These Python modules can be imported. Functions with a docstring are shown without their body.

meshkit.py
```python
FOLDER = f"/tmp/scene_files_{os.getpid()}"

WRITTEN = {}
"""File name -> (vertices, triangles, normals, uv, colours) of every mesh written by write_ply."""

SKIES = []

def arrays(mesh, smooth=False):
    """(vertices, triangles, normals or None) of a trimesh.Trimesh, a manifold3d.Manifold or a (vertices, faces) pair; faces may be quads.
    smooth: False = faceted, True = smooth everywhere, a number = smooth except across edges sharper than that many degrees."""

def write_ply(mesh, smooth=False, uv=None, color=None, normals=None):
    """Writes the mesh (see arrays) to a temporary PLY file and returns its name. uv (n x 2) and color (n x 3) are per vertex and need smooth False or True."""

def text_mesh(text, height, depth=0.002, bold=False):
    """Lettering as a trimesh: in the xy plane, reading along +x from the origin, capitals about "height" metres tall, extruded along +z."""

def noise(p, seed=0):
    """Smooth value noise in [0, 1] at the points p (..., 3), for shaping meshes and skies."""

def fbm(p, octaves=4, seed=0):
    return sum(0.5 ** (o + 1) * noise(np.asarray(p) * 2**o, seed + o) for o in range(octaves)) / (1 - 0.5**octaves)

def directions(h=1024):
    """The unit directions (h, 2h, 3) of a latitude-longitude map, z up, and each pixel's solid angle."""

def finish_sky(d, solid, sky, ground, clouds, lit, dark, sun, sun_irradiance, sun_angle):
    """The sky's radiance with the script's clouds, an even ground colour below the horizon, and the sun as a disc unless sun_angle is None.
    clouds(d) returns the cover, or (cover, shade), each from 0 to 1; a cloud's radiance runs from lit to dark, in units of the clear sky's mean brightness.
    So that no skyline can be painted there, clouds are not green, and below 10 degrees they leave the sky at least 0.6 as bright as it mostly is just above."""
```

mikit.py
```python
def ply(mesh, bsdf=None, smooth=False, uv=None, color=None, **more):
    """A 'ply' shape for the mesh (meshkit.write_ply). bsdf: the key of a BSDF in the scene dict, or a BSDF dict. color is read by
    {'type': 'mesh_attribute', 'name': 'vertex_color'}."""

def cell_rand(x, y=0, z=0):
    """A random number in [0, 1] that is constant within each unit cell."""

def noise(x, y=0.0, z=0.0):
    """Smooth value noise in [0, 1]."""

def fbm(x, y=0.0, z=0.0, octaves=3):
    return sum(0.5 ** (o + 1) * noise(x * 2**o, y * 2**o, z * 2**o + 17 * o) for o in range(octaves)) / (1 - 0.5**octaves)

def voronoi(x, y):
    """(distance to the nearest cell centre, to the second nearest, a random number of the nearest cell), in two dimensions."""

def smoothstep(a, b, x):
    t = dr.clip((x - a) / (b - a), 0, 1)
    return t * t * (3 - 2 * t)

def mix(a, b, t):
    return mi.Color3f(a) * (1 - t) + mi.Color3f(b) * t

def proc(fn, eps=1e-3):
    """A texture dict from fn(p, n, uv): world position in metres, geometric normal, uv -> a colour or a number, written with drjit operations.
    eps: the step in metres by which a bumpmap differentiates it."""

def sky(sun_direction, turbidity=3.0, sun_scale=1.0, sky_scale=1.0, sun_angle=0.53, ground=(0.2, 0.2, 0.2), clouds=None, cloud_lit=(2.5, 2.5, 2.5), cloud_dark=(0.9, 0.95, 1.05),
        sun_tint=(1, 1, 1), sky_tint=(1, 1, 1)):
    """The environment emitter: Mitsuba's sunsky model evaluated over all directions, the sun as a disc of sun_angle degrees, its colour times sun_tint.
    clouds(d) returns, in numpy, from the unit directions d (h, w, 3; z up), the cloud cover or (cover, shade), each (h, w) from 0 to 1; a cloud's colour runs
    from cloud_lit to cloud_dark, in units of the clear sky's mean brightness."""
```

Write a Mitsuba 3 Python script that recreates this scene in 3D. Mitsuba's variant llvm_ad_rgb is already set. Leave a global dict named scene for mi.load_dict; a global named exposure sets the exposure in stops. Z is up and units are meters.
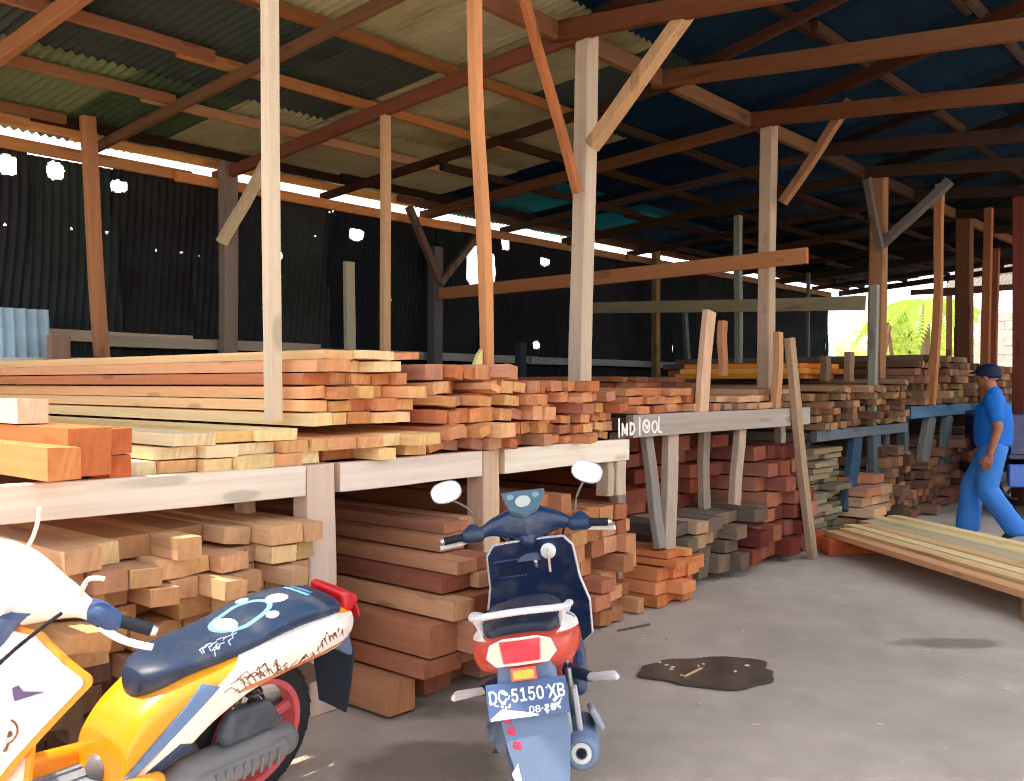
import math, random, numpy as np, trimesh, mitsuba as mi, drjit as dr, mikit, meshkit
from mikit import proc, noise, fbm, smoothstep, mix
import manifold3d as m3
from shapely.geometry import Polygon, Point, LineString, box as sbox
from shapely import affinity
from shapely.ops import unary_union

rng = random.Random(7)
scene, labels = {}, {}
exposure = 3.05

# ------------------------------------------------------------------ camera, sky, sun
EYE = 1.55
FPX = 940.0
scene['camera'] = {'type': 'perspective', 'fov_axis': 'x', 'fov': math.degrees(2 * math.atan(512 / FPX)),
                   'near_clip': 0.05, 'far_clip': 400.0,
                   'to_world': mi.ScalarTransform4f().look_at(origin=[0, 0, EYE], target=[0, 1, EYE - 7.5 / FPX], up=[0, 0, 1])}
ANG = math.radians(40.7)
SU, CU = math.sin(ANG), math.cos(ANG)

def W(s, t, z):                      # shed coordinates: s along the rack front, t across it (away from the yard)
    return np.array([s * SU - t * CU, s * CU + t * SU, z])

SUN_E = math.radians(70)
_sd = -1.0 * np.array([SU, CU, 0]) + 0.40 * np.array([-CU, SU, 0])
_sd = _sd / np.linalg.norm(_sd) * math.cos(SUN_E) + np.array([0, 0, math.sin(SUN_E)])

def clouds(d):
    c = meshkit.fbm(d * np.array([3.0, 3.0, 6.0]) + 4.0, 4, seed=3)
    cover = np.clip((c - 0.30) * 3.5, 0, 1)
    return cover * 0.9 + 0.1, np.clip((c - 0.55) * 1.5, 0, 0.5)

scene['sky'] = mikit.sky(_sd, turbidity=4.0, sun_scale=0.55, sky_scale=1.0, clouds=clouds, cloud_lit=(2.1, 2.05, 1.98), cloud_dark=(1.2, 1.2, 1.2),
                         ground=(0.3, 0.28, 0.25))

# ------------------------------------------------------------------ helpers
def at(px, py, t=None, s=None, Y=None, z=None):
    """(s, t, z) of the point that the photograph shows at a pixel, on a plane of the shed (t, s or z given) or at a depth Y."""
    r, e = (px - 512) / FPX, (383 - py) / FPX
    if t is not None: Y = t / (SU - CU * r)
    elif s is not None: Y = s / (CU + SU * r)
    elif z is not None: Y = (z - EYE) / e
    return np.array([Y * (CU + SU * r), Y * (SU - CU * r), EYE + e * Y])

def aw(px, py, **k): return W(*at(px, py, **k))

def pack(rgb, seed=0.5):
    r, g, b = [min(max(c / 255.0, 0.0), 1.0) for c in rgb]
    return np.array([math.floor(r * 255) + 0.02 + 0.96 * g, math.floor(b * 255) + 0.02 + 0.96 * seed])

def unpack(uv):
    fu, fv = dr.floor(uv.x), dr.floor(uv.y)
    r, b = fu / 255.0, fv / 255.0
    g, seed = (uv.x - fu - 0.02) / 0.96, (uv.y - fv - 0.02) / 0.96
    lin = lambda c: dr.power(dr.maximum(c, 0.001), 2.2)
    return mi.Color3f(lin(r), lin(g), lin(b)), seed

def plain_fn(p, n, uv):
    c, sd = unpack(uv)
    return c * (0.93 + 0.14 * fbm(p.x * 9 + 31 * sd, p.y * 9, p.z * 9, octaves=2))

def gloss_fn(p, n, uv):
    c, sd = unpack(uv)
    dust = smoothstep(0.45, 0.85, fbm(p.x * 14, p.y * 14, p.z * 14, octaves=3))
    return mix(c, mi.Color3f(0.32, 0.29, 0.25), 0.13 * dust)

def wood_fn(axis):
    ax = np.asarray(axis, float) / np.linalg.norm(axis)
    c1 = np.cross(ax, [0.1, 0.2, 1.0] if abs(ax[2]) < 0.9 else [1, 0, 0]); c1 /= np.linalg.norm(c1)
    c2 = np.cross(ax, c1)
    def fn(p, n, uv):
        col, sd = unpack(uv)
        dot = lambda v: p.x * v[0] + p.y * v[1] + p.z * v[2]
        a, c, d = dot(ax), dot(c1), dot(c2)
        nd = dr.abs(n.x * ax[0] + n.y * ax[1] + n.z * ax[2])
        c, d = c + 7.3 * sd, d + 3.1 * sd
        grain = fbm(a * 1.6 + sd * 40, c * 45, d * 45, octaves=3)
        broad = noise(a * 0.9 + sd * 90, c * 9, d * 9)
        side = 0.80 + 0.28 * grain + 0.16 * (broad - 0.5)
        ring = noise(c * 55 + 3 * noise(c * 9, d * 9, sd * 31), d * (25 + 70 * sd), sd * 50)
        end = 0.80 + 0.12 * ring + 0.25 * (noise(c * 90, d * 14, sd * 9) - 0.5) + 0.2 * (noise(c * 7, d * 7, sd * 77) - 0.5)
        isend = smoothstep(0.6, 0.8, nd)
        endc = col * mi.Color3f(0.95, 0.85, 0.76) * end
        knot = smoothstep(0.80, 0.9, noise(a * 3.1 + sd * 13, c * 11, d * 11)) * 0.3
        sidec = col * side * (1 - knot)
        return mix(sidec, endc, isend)
    return fn

def rough_fn(c0, c1, scale, oct=3):
    def fn(p, n, uv):
        return mix(mi.Color3f(*c0), mi.Color3f(*c1), fbm(p.x * scale, p.y * scale, p.z * scale, octaves=oct))
    return fn

U3 = np.array([SU, CU, 0.0]); B3 = np.array([-CU, SU, 0.0])
def two(b): return {'type': 'twosided', 'bsdf': b}
def diff(fn): return two({'type': 'diffuse', 'reflectance': proc(fn)})
scene['matte'] = two({'type': 'principled', 'base_color': proc(plain_fn), 'roughness': 0.65, 'specular': 0.3})
scene['gloss'] = two({'type': 'principled', 'base_color': proc(gloss_fn), 'roughness': 0.28, 'specular': 0.5, 'clearcoat': 0.6, 'clearcoat_gloss': 0.85})
scene['satin'] = two({'type': 'principled', 'base_color': proc(gloss_fn), 'roughness': 0.45, 'specular': 0.5})
scene['metal'] = two({'type': 'principled', 'base_color': proc(gloss_fn), 'roughness': 0.3, 'metallic': 0.85})
scene['mirror'] = two({'type': 'roughconductor', 'material': 'Al', 'alpha': 0.03})
scene['wood_lumber'] = diff(wood_fn(B3))
scene['wood_post'] = diff(wood_fn([0, 0, 1]))
scene['wood_rail'] = diff(wood_fn(U3))
def sheet_fn(p, n, uv):
    c, sd = unpack(uv)
    rust = smoothstep(0.52, 0.75, fbm(p.x * 1.7 + 9 * sd, p.y * 1.7, p.z * 1.2, octaves=4))
    return mix(c * (0.8 + 0.4 * fbm(p.x * 4, p.y * 4, p.z * 4 + sd * 9, octaves=2)), c * mi.Color3f(0.62, 0.5, 0.4), 0.6 * rust)
scene['sheet'] = two({'type': 'principled', 'base_color': proc(sheet_fn), 'roughness': 0.65, 'specular': 0.12})

def ground_fn(p, n, uv):
    big = fbm(p.x * 0.55 + 3, p.y * 0.55, 0.0, octaves=4)
    fine = fbm(p.x * 9, p.y * 9, 0.3, octaves=4)
    c = mix(mi.Color3f(0.38, 0.325, 0.275), mi.Color3f(0.61, 0.535, 0.465), big * 0.75 + fine * 0.4 - 0.08)
    c = c * (0.80 + 0.34 * fbm(p.x * 3.1, p.y * 2.3, 0.9, octaves=3))
    speck = smoothstep(0.70, 0.84, fbm(p.x * 45, p.y * 45, 0.6, octaves=2))
    c = mix(c, mi.Color3f(0.62, 0.55, 0.47), 0.40 * speck)
    damp = mi.Float(0)
    for (x, y, rx, ry) in ((2.62, 5.62, 0.36, 0.13), (-0.35, 3.75, 0.38, 0.35), (-0.3, 4.45, 0.5, 0.16)):
        d = dr.square((p.x - x) / rx) + dr.square((p.y - y) / ry) + 1.6 * (fbm(p.x * 5, p.y * 5, 2.0, octaves=3) - 0.5)
        damp = dr.maximum(damp, 1 - smoothstep(0.3, 1.25, d))
    return c * (1 - 0.42 * damp)
scene['earth'] = {'type': 'bumpmap', 'arbitrary': {'type': 'proc', **{k: v for k, v in proc(lambda p, n, uv: 0.006 * fbm(p.x * 16, p.y * 16, 0.0, octaves=4) + 0.012 * noise(p.x * 2.3, p.y * 2.3, 4.0), eps=4e-3).items() if k != 'type'}},
                  'scale': 1.0, 'bsdf': {'type': 'diffuse', 'reflectance': proc(ground_fn)}}

COUNT = {}
def numbered(name):
    n = COUNT.get(name, 0); COUNT[name] = n + 1
    return name if n == 0 else f'{name}_{n:03d}'

def kidname(parent, name):
    return numbered(parent + '__' + name)

def put(key, mesh, bsdf, rgb=None, smooth=False, seed=None):
    if isinstance(mesh, list): mesh = trimesh.util.concatenate(mesh)
    v, f, _ = meshkit.arrays(mesh)
    if smooth and smooth is not True:
        mm = trimesh.graph.smooth_shade(trimesh.Trimesh(v, f, process=True), angle=math.radians(smooth), facet_minarea=None)
        v, f, smooth = np.array(mm.vertices), np.array(mm.faces), True
    uv = None
    if rgb is not None:
        uv = np.tile(pack(rgb, rng.random() if seed is None else seed), (len(v), 1))
    scene[key] = mikit.ply((v, f), bsdf, smooth=smooth, uv=uv)
    return key

def tag(key, label=None, cat=None, group=None, kind=None):
    d = {}
    if label: d['label'] = label
    if cat: d['category'] = cat
    if group: d['group'] = group
    if kind: d['kind'] = kind
    labels[key] = d
    return key

def prism_box(center, ex, ey, ez, lx, ly, lz, jit=0.0, chamfer=0.0):
    """box with axes ex,ey,ez and full sizes lx,ly,lz"""
    if chamfer > 0:
        c = chamfer
        pts = [(sx * (lx / 2 - (c if a != 0 else 0)), sy * (ly / 2 - (c if a != 1 else 0)), sz * (lz / 2 - (c if a != 2 else 0)))
               for sx in (-1, 1) for sy in (-1, 1) for sz in (-1, 1) for a in range(3)]
        h = trimesh.convex.convex_hull(np.array(pts))
        v, f = np.array(h.vertices), np.array(h.faces)
    else:
        v = np.array([[x, y, z] for x in (-lx / 2, lx / 2) for y in (-ly / 2, ly / 2) for z in (-lz / 2, lz / 2)])
        f = np.array([[0, 1, 3], [0, 3, 2], [4, 6, 7], [4, 7, 5], [0, 4, 5], [0, 5, 1], [2, 3, 7], [2, 7, 6], [0, 2, 6], [0, 6, 4], [1, 5, 7], [1, 7, 3]])
    if jit:
        v = v + np.array([[rng.uniform(-jit, jit) for _ in range(3)] for _ in v])
    R = np.array([ex, ey, ez]).T
    m = trimesh.Trimesh(v @ R.T + np.asarray(center), f, process=False)
    if np.linalg.det(R) < 0: m.invert()
    return m

def stick(p0, p1, w, d, side=None, wob=0.0, segs=1, taper=1.0, sd=None):
    """squared timber from p0 to p1; w along 'side', d along the other axis; sides a little wavy when wob > 0"""
    p0, p1 = np.asarray(p0, float), np.asarray(p1, float)
    L = np.linalg.norm(p1 - p0); a = (p1 - p0) / L
    side = U3 if side is None else np.asarray(side, float)
    x = side - a * (side @ a)
    if np.linalg.norm(x) < 1e-3: x = np.array([0, 0, 1.0]) - a * a[2]
    x /= np.linalg.norm(x); y = np.cross(a, x)
    r = random.Random(sd if sd is not None else rng.random())
    ph = [r.uniform(0, 6.28) for _ in range(4)]
    vs = []
    c = min(w, d) * 0.06
    prof = np.array([(-w/2 + c, -d/2), (w/2 - c, -d/2), (w/2, -d/2 + c), (w/2, d/2 - c), (w/2 - c, d/2), (-w/2 + c, d/2), (-w/2, d/2 - c), (-w/2, -d/2 + c)])
    n = len(prof)
    for k in range(segs + 1):
        q = k / segs
        o = p0 + (p1 - p0) * q + wob * (math.sin(ph[0] + q * 5) * x + math.sin(ph[1] + q * 4) * y) * (0.3 + math.sin(math.pi * q))
        sc = 1 + (taper - 1) * q + (wob * 2.0 * math.sin(ph[2] + q * 9) if segs > 1 else 0)
        vs += [o + sc * (u * x + v * y) for u, v in prof]
    f = []
    for k in range(segs):
        for i in range(n):
            j = (i + 1) % n
            f += [[k*n + i, k*n + j, (k+1)*n + j], [k*n + i, (k+1)*n + j, (k+1)*n + i]]
    for i in range(1, n - 1):
        f += [[0, i + 1, i], [segs*n, segs*n + i, segs*n + i + 1]]
    return trimesh.Trimesh(np.array(vs), np.array(f), process=False)

def vary(rgb, k=10, r=rng):
    m = r.uniform(-k, k)
    return tuple(c + m + r.uniform(-k * 0.4, k * 0.4) for c in rgb)

ORD = ['zeroth', 'first', 'second', 'third', 'fourth', 'fifth', 'sixth', 'seventh', 'eighth', 'ninth', 'tenth', 'eleventh', 'twelfth', 'thirteenth', 'fourteenth', 'fifteenth',
       'sixteenth', 'seventeenth', 'eighteenth', 'nineteenth', 'twentieth']

# ------------------------------------------------------------------ the ground
gv = []
xs = np.concatenate([np.linspace(-60, -6, 10), np.linspace(-5, 8, 66), np.linspace(9, 60, 12)])
ys = np.concatenate([np.linspace(-40, 1.5, 10), np.linspace(2, 12, 60), np.linspace(13, 90, 16)])
G = np.array([[x, y, 0.0] for y in ys for x in xs])
G[:, 2] = 0.014 * (meshkit.fbm(G * 0.8, 3) - 0.55) - 0.004
nx = len(xs)
F = [[j*nx + i, j*nx + i + 1, (j+1)*nx + i + 1, (j+1)*nx + i] for j in range(len(ys) - 1) for i in range(nx - 1)]
put('floor', (G, np.array(F)), 'earth', smooth=True)
tag('floor', 'bare grey-brown compacted earth and concrete floor of the timber yard', kind='structure')

# ------------------------------------------------------------------ the roof and its frame (ceiling)
def zroof(t):
    if t >= 3.77: return 4.13 - 0.078 * (t - 3.77)
    if t >= 1.0: return 4.17 + 0.215 * (3.77 - t)
    return 4.17 + 0.215 * 2.77 - 0.2 * (1.0 - t)

def corr_sheet(sa, sb, ta, tb, lift=0.0, warp=0.0, zf=zroof, amp=0.013, pitch=0.076, nt=3):
    ncol = max(4, int(round((sb - sa) / pitch * 6)))
    ss = np.linspace(sa, sb, ncol + 1); ts = np.linspace(ta, tb, nt + 1)
    V = []
    for t in ts:
        for s in ss:
            z = zf(t) + lift + amp * math.cos(2 * math.pi * s / pitch) + warp * math.sin(s * 2.1 + t)
            V.append(W(s, t, z))
    n = ncol + 1
    f = [[j*n + i, j*n + i + 1, (j+1)*n + i + 1, (j+1)*n + i] for j in range(nt) for i in range(ncol)]
    return np.array(V), np.array(f)

ROOF_S0, ROOF_S1 = 1.0, 21.6
tag('ceiling', 'low corrugated roof over the shed carried on timber purlins and rafters', kind='structure')
rows = [(6.75, 8.62), (5.1, 6.95), (3.7, 5.3), (2.35, 3.86), (1.4, 2.55)]
r1 = random.Random(11)
TAN, TAN2, DKG, BLUE, TEAL, BLK = (152, 146, 116), (132, 128, 100), (58, 66, 60), (16, 38, 56), (24, 104, 112), (18, 22, 28)
for ri, (ta, tb) in enumerate(rows):
    s = ROOF_S0
    while s < ROOF_S1:
        e = min(s + 0.86, ROOF_S1 + 0.05); m = (s + e) / 2
        if ri == 0:
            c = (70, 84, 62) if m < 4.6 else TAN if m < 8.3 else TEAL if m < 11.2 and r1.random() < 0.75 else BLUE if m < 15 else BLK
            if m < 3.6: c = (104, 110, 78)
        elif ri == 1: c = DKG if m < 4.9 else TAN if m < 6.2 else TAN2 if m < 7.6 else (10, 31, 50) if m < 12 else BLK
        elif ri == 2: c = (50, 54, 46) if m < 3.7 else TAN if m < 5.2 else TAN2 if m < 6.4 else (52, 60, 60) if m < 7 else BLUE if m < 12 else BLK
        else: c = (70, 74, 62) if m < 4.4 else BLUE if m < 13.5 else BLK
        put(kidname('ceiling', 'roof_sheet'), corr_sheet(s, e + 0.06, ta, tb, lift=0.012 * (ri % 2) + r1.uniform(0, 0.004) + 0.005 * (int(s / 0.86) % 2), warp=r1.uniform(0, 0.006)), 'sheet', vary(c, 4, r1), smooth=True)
        s += 0.86
DBR = (66, 52, 44)
ORG, BRN, PAL, GRY = (142, 98, 70), (108, 76, 58), (164, 126, 94), (150, 138, 125)
# purlins (along the rack), in lengths that overlap
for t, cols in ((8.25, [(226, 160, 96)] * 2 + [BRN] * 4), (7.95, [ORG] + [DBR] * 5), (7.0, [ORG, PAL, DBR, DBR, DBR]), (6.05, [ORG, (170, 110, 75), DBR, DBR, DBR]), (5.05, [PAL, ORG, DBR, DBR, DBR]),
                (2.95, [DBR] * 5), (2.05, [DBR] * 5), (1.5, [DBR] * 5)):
    s = ROOF_S0 + 0.1; k = 0
    offs = r1.uniform(0, 0.5)
    while s < ROOF_S1 - 0.3:
        L = r1.uniform(3.2, 4.4) if k else 2.4 + offs
        e = min(s + L, ROOF_S1)
        zz = zroof(t) - 0.055 - (0.012 if k % 2 else 0)
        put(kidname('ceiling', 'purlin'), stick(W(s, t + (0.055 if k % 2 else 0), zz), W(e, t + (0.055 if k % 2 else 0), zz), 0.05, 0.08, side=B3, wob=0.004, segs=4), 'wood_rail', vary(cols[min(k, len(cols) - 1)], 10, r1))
        s = e - 0.25; k += 1
# rafters: rear half from ridge beam to eaves, front half rising towards the yard
BAYS = [2.55, 3.9, 5.2, 6.53, 8.06, 9.54, 10.9, 12.6, 14.4, 16.2, 18.0, 19.8, 21.3]
for i, s in enumerate(BAYS):
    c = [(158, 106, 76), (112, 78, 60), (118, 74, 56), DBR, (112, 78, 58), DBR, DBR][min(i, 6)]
    main = i % 2 == 0
    w, d = (0.06, 0.11) if main else (0.05, 0.08)
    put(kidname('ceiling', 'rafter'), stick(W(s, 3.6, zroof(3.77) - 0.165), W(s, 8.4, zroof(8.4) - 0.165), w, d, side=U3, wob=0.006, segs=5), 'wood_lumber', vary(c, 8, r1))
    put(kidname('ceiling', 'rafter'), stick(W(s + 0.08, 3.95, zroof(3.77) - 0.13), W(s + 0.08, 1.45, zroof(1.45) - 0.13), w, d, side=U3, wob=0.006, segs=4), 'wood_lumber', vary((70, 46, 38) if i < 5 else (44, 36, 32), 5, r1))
    if s > 4.5:
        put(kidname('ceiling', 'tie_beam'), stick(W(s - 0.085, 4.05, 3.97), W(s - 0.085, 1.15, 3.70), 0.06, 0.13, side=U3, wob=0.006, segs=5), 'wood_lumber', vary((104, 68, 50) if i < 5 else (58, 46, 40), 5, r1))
# beam along the post tops, in lengths
for a, b, c in ((0.95, 3.3, ORG), (3.1, 5.5, (128, 88, 66)), (5.4, 9.6, (112, 82, 62)), (9.4, 13.0, DBR), (12.8, 17.4, BRN), (17.2, 21.6, BRN)):
    put(kidname('ceiling', 'post_top_beam'), stick(W(a, 3.985, 3.97), W(b, 3.985, 3.97), 0.06, 0.13, side=B3, wob=0.006, segs=5), 'wood_rail', vary(c, 6, r1))

# ------------------------------------------------------------------ the rear wall: black corrugated sheets with holes
WALL_T = 8.42
WS0, WS1 = 0.9, 20.7
holes = []
for px, py, rx, rz in ((8, 165, 11, 10), (60, 170, 9, 9), (122, 186, 7.5, 6), (355, 235, 7, 6), (505, 243, 4, 7), (545, 262, 4.5, 4), (281, 255, 4, 4), (535, 345, 3.5, 4), (512, 238, 3, 3), (655, 366, 2.5, 3), (668, 255, 2.5, 2.5)):
    q = at(px, py, t=WALL_T); q1 = at(px + rx, py, t=WALL_T); q2 = at(px, py - rz, t=WALL_T)
    holes.append((q[0], q[2], q1[0] - q[0], q2[2] - q[2]))
q = at(479, 269, t=WALL_T); q1 = at(495, 269, t=WALL_T); q2 = at(479, 246, t=WALL_T)
holes.append((q[0], q[2], q1[0] - q[0], q2[2] - q[2]))
pins = [at(px, py, t=WALL_T) for px, py in ((162, 172), (183, 177), (202, 181), (222, 187), (160, 250), (185, 252), (203, 255), (288, 198), (330, 212), (430, 288), (445, 292), (5, 225), (75, 228), (110, 232), (390, 300), (318, 236), (268, 322))]
tag('wall_back', 'dark rusty corrugated sheet wall closing the rear of the shed, pierced by holes', kind='structure')
s, k = WS0, 0
r2 = random.Random(5)
while s < WS1:
    e = min(s + 0.82, WS1); top = 3.535 + r2.uniform(-0.02, 0.03)
    hs = [h for h in holes if s - 0.3 < h[0] < e + 0.3]
    ps = [h for h in pins if s - 0.1 < h[0] < e + 0.1]
    fine = bool(hs or ps)
    nc = 120 if fine else 66
    ss = np.linspace(s, e + 0.05, nc + 1); zs = np.linspace(0.02, top, 260 if fine else 10)
    ph = r2.uniform(0, 6)
    S, Z = np.meshgrid(ss, zs)
    bend = 0.05 * np.sin(Z * 1.4 + s * 0.8) + 0.025 * np.sin(Z * 2.7 + ph)
    curl = np.clip((s - 19.0) / 1.7, 0, 1) * 0.5 * np.clip(1.9 - Z * 0.4, 0, 1) * 0
    slip = 0.10 * np.sin(Z * 1.3 + 0.4)           # the corrugations wander as the sheets have buckled
    T_ = WALL_T + 0.012 * np.cos(2 * np.pi * (S + slip) / 0.076) + bend * (1.0 if s < 9 else 0.4) + (0.006 if k % 2 else 0)
    S2 = S + (0.55 * np.clip((2.6 - Z) / 1.6, 0, 1) ** 1.6 if e >= WS1 - 0.01 else 0) * -1.0 * np.clip((S - s) / 0.8, 0, 1)
    V = np.stack([S2 * SU - T_ * CU, S2 * CU + T_ * SU, Z], -1).reshape(-1, 3)
    n = nc + 1
    jj, ii = np.meshgrid(np.arange(len(zs) - 1), np.arange(nc), indexing='ij')
    f = np.stack([jj*n + ii, jj*n + ii + 1, (jj+1)*n + ii + 1, (jj+1)*n + ii], -1).reshape(-1, 4)
    cs, cz = (S[:-1, :-1] + S[1:, 1:]).reshape(-1) / 2, (Z[:-1, :-1] + Z[1:, 1:]).reshape(-1) / 2
    keep = np.ones(len(f), bool)
    for (hx, hz, rx, rz) in hs:
        ang = np.arctan2((cz - hz) / rz, (cs - hx) / rx)
        lim = 1 + 0.13 * np.sin(3 * ang + hx * 9) + 0.1 * np.sin(5 * ang + hz * 7)
        keep &= np.abs((cs - hx) / rx) ** 2.8 + np.abs((cz - hz) / rz) ** 2.8 > lim
    for q in ps:
        keep &= (cs - q[0]) ** 2 + (cz - q[2]) ** 2 > 0.010 ** 2
    put(kidname('wall_back', 'wall_sheet'), (V, f[keep]), 'sheet', vary((48, 51, 53) if s < 6.5 else (34, 36, 40), 6, r2), smooth=True)
    s += 0.82; k += 1
# rails of the wall
for a, b, z, c, dt in ((0.95, 4.9, 3.56, (196, 140, 92), 0), (4.7, 8.6, 3.52, (222, 150, 92), 0.05), (8.4, 12.6, 3.53, (178, 128, 90), 0), (12.4, 16.6, 3.53, (160, 120, 90), 0.05), (16.4, 20.6, 3.53, (160, 120, 90), 0),
                     (0.95, 4.4, 3.86, (120, 84, 60), -0.08), (4.3, 6.6, 3.80, (64, 48, 40), -0.08),
                     (3.0, 4.9, 1.97, (196, 180, 155), 0), (4.0, 6.4, 1.93, (170, 155, 135), 0.05), (6.2, 10.2, 1.88, (150, 146, 138), 0), (10.0, 14.0, 1.86, (140, 140, 140), 0.05), (13.8, 18.4, 1.84, (130, 132, 134), 0)):
    put(kidname('wall_back', 'rail'), stick(W(a, WALL_T - 0.10 - dt, z), W(b, WALL_T - 0.10 - dt, z - 0.01), 0.045, 0.10 if z < 3.7 else 0.12, side=B3, wob=0.004, segs=4), 'wood_rail', vary(c, 5, r2))

# ------------------------------------------------------------------ posts of the shed
def post(name, label, p0, p1, w, d, rgb, wob=0.008, taper=1.0, braces=(), cat='post', group=None, segs=8):
    k = numbered(name)
    tag(k, label, cat, group)
    if braces:
        put(k + '__shaft', stick(p0, p1, w, d, wob=wob, segs=segs, taper=taper), 'wood_post', vary(rgb, 5))
        for (a, b, bw, bd, c) in braces:
            put(kidname(k, 'brace'), stick(a, b, bw, bd, wob=0.006, segs=4), 'wood_post', vary(c, 5))
    else:
        put(k, stick(p0, p1, w, d, wob=wob, segs=segs, taper=taper), 'wood_post', vary(rgb, 5))
    return k

T0 = 3.86
PALE, OPOST, GPOST, DPOST = (226, 205, 180), (222, 150, 100), (160, 145, 128), (112, 98, 88)
post('shed_post', 'tall pale squared post rising from the lumber stack nearest the yellow scooter',
     W(2.68, 3.82, 1.37), W(2.67, 3.84, 3.95), 0.066, 0.066, PALE, wob=0.005)
post('shed_post', 'thick pale squared post with two braces, above the black scooter',
     W(5.2, T0, 1.485), W(5.26, T0 - 0.02, 4.02), 0.125, 0.115, (206, 186, 164), wob=0.008,
     braces=[(aw(591, 147, t=3.66), aw(688, 12, s=5.16), 0.10, 0.08, (186, 148, 112)), (aw(524, -2, t=3.80), aw(577, 193, t=3.80), 0.06, 0.05, (176, 112, 74))])
post('shed_post', 'thick squared post with one brace standing at the end of the lettered rack',
     W(8.06, T0, 1.50), W(8.12, T0, 4.02), 0.13, 0.12, (178, 152, 128), wob=0.008,
     braces=[(aw(782, 203, s=8.10), aw(850, 101, s=8.14), 0.09, 0.07, (132, 98, 70))])
post('shed_post', 'dark brown post with a forked pair of braces in front of the far bright opening',
     W(10.9, T0, 1.60), W(10.95, T0, 4.02), 0.17, 0.16, (150, 112, 84), wob=0.008,
     braces=[(aw(880, 246, s=10.86), aw(949, 181, s=10.86), 0.12, 0.09, (105, 100, 98)), (aw(880, 250, t=3.72), aw(866, 178, t=3.72), 0.08, 0.07, (100, 90, 84))])
post('shed_post', 'dark brown thick post in the bright opening just left of the man in the cap',
     W(14.4, T0, 0.0), W(14.4, T0, 3.9), 0.20, 0.2, (110, 76, 60))
p0, p1 = at(487, 376, t=4.0), at(475, -14, t=3.78)
post('shed_post', 'wavy orange pole of sawn timber rising from the stack left of the thick braced post', [*W(p0[0], p0[1], 1.60)], [*W(p1[0], p1[1], 3.9)], 0.07, 0.066, (222, 160, 112), wob=0.016)
q = at(388, 350, s=5.2)
post('shed_post', 'slender pale pole standing behind the highest lumber stack', W(5.2, 5.85, 1.49), W(5.2, 5.85, 3.83), 0.068, 0.066, (206, 168, 128), wob=0.004)
a, b = at(108, 365, t=7.85), at(91, 116, t=7.85)
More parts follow.
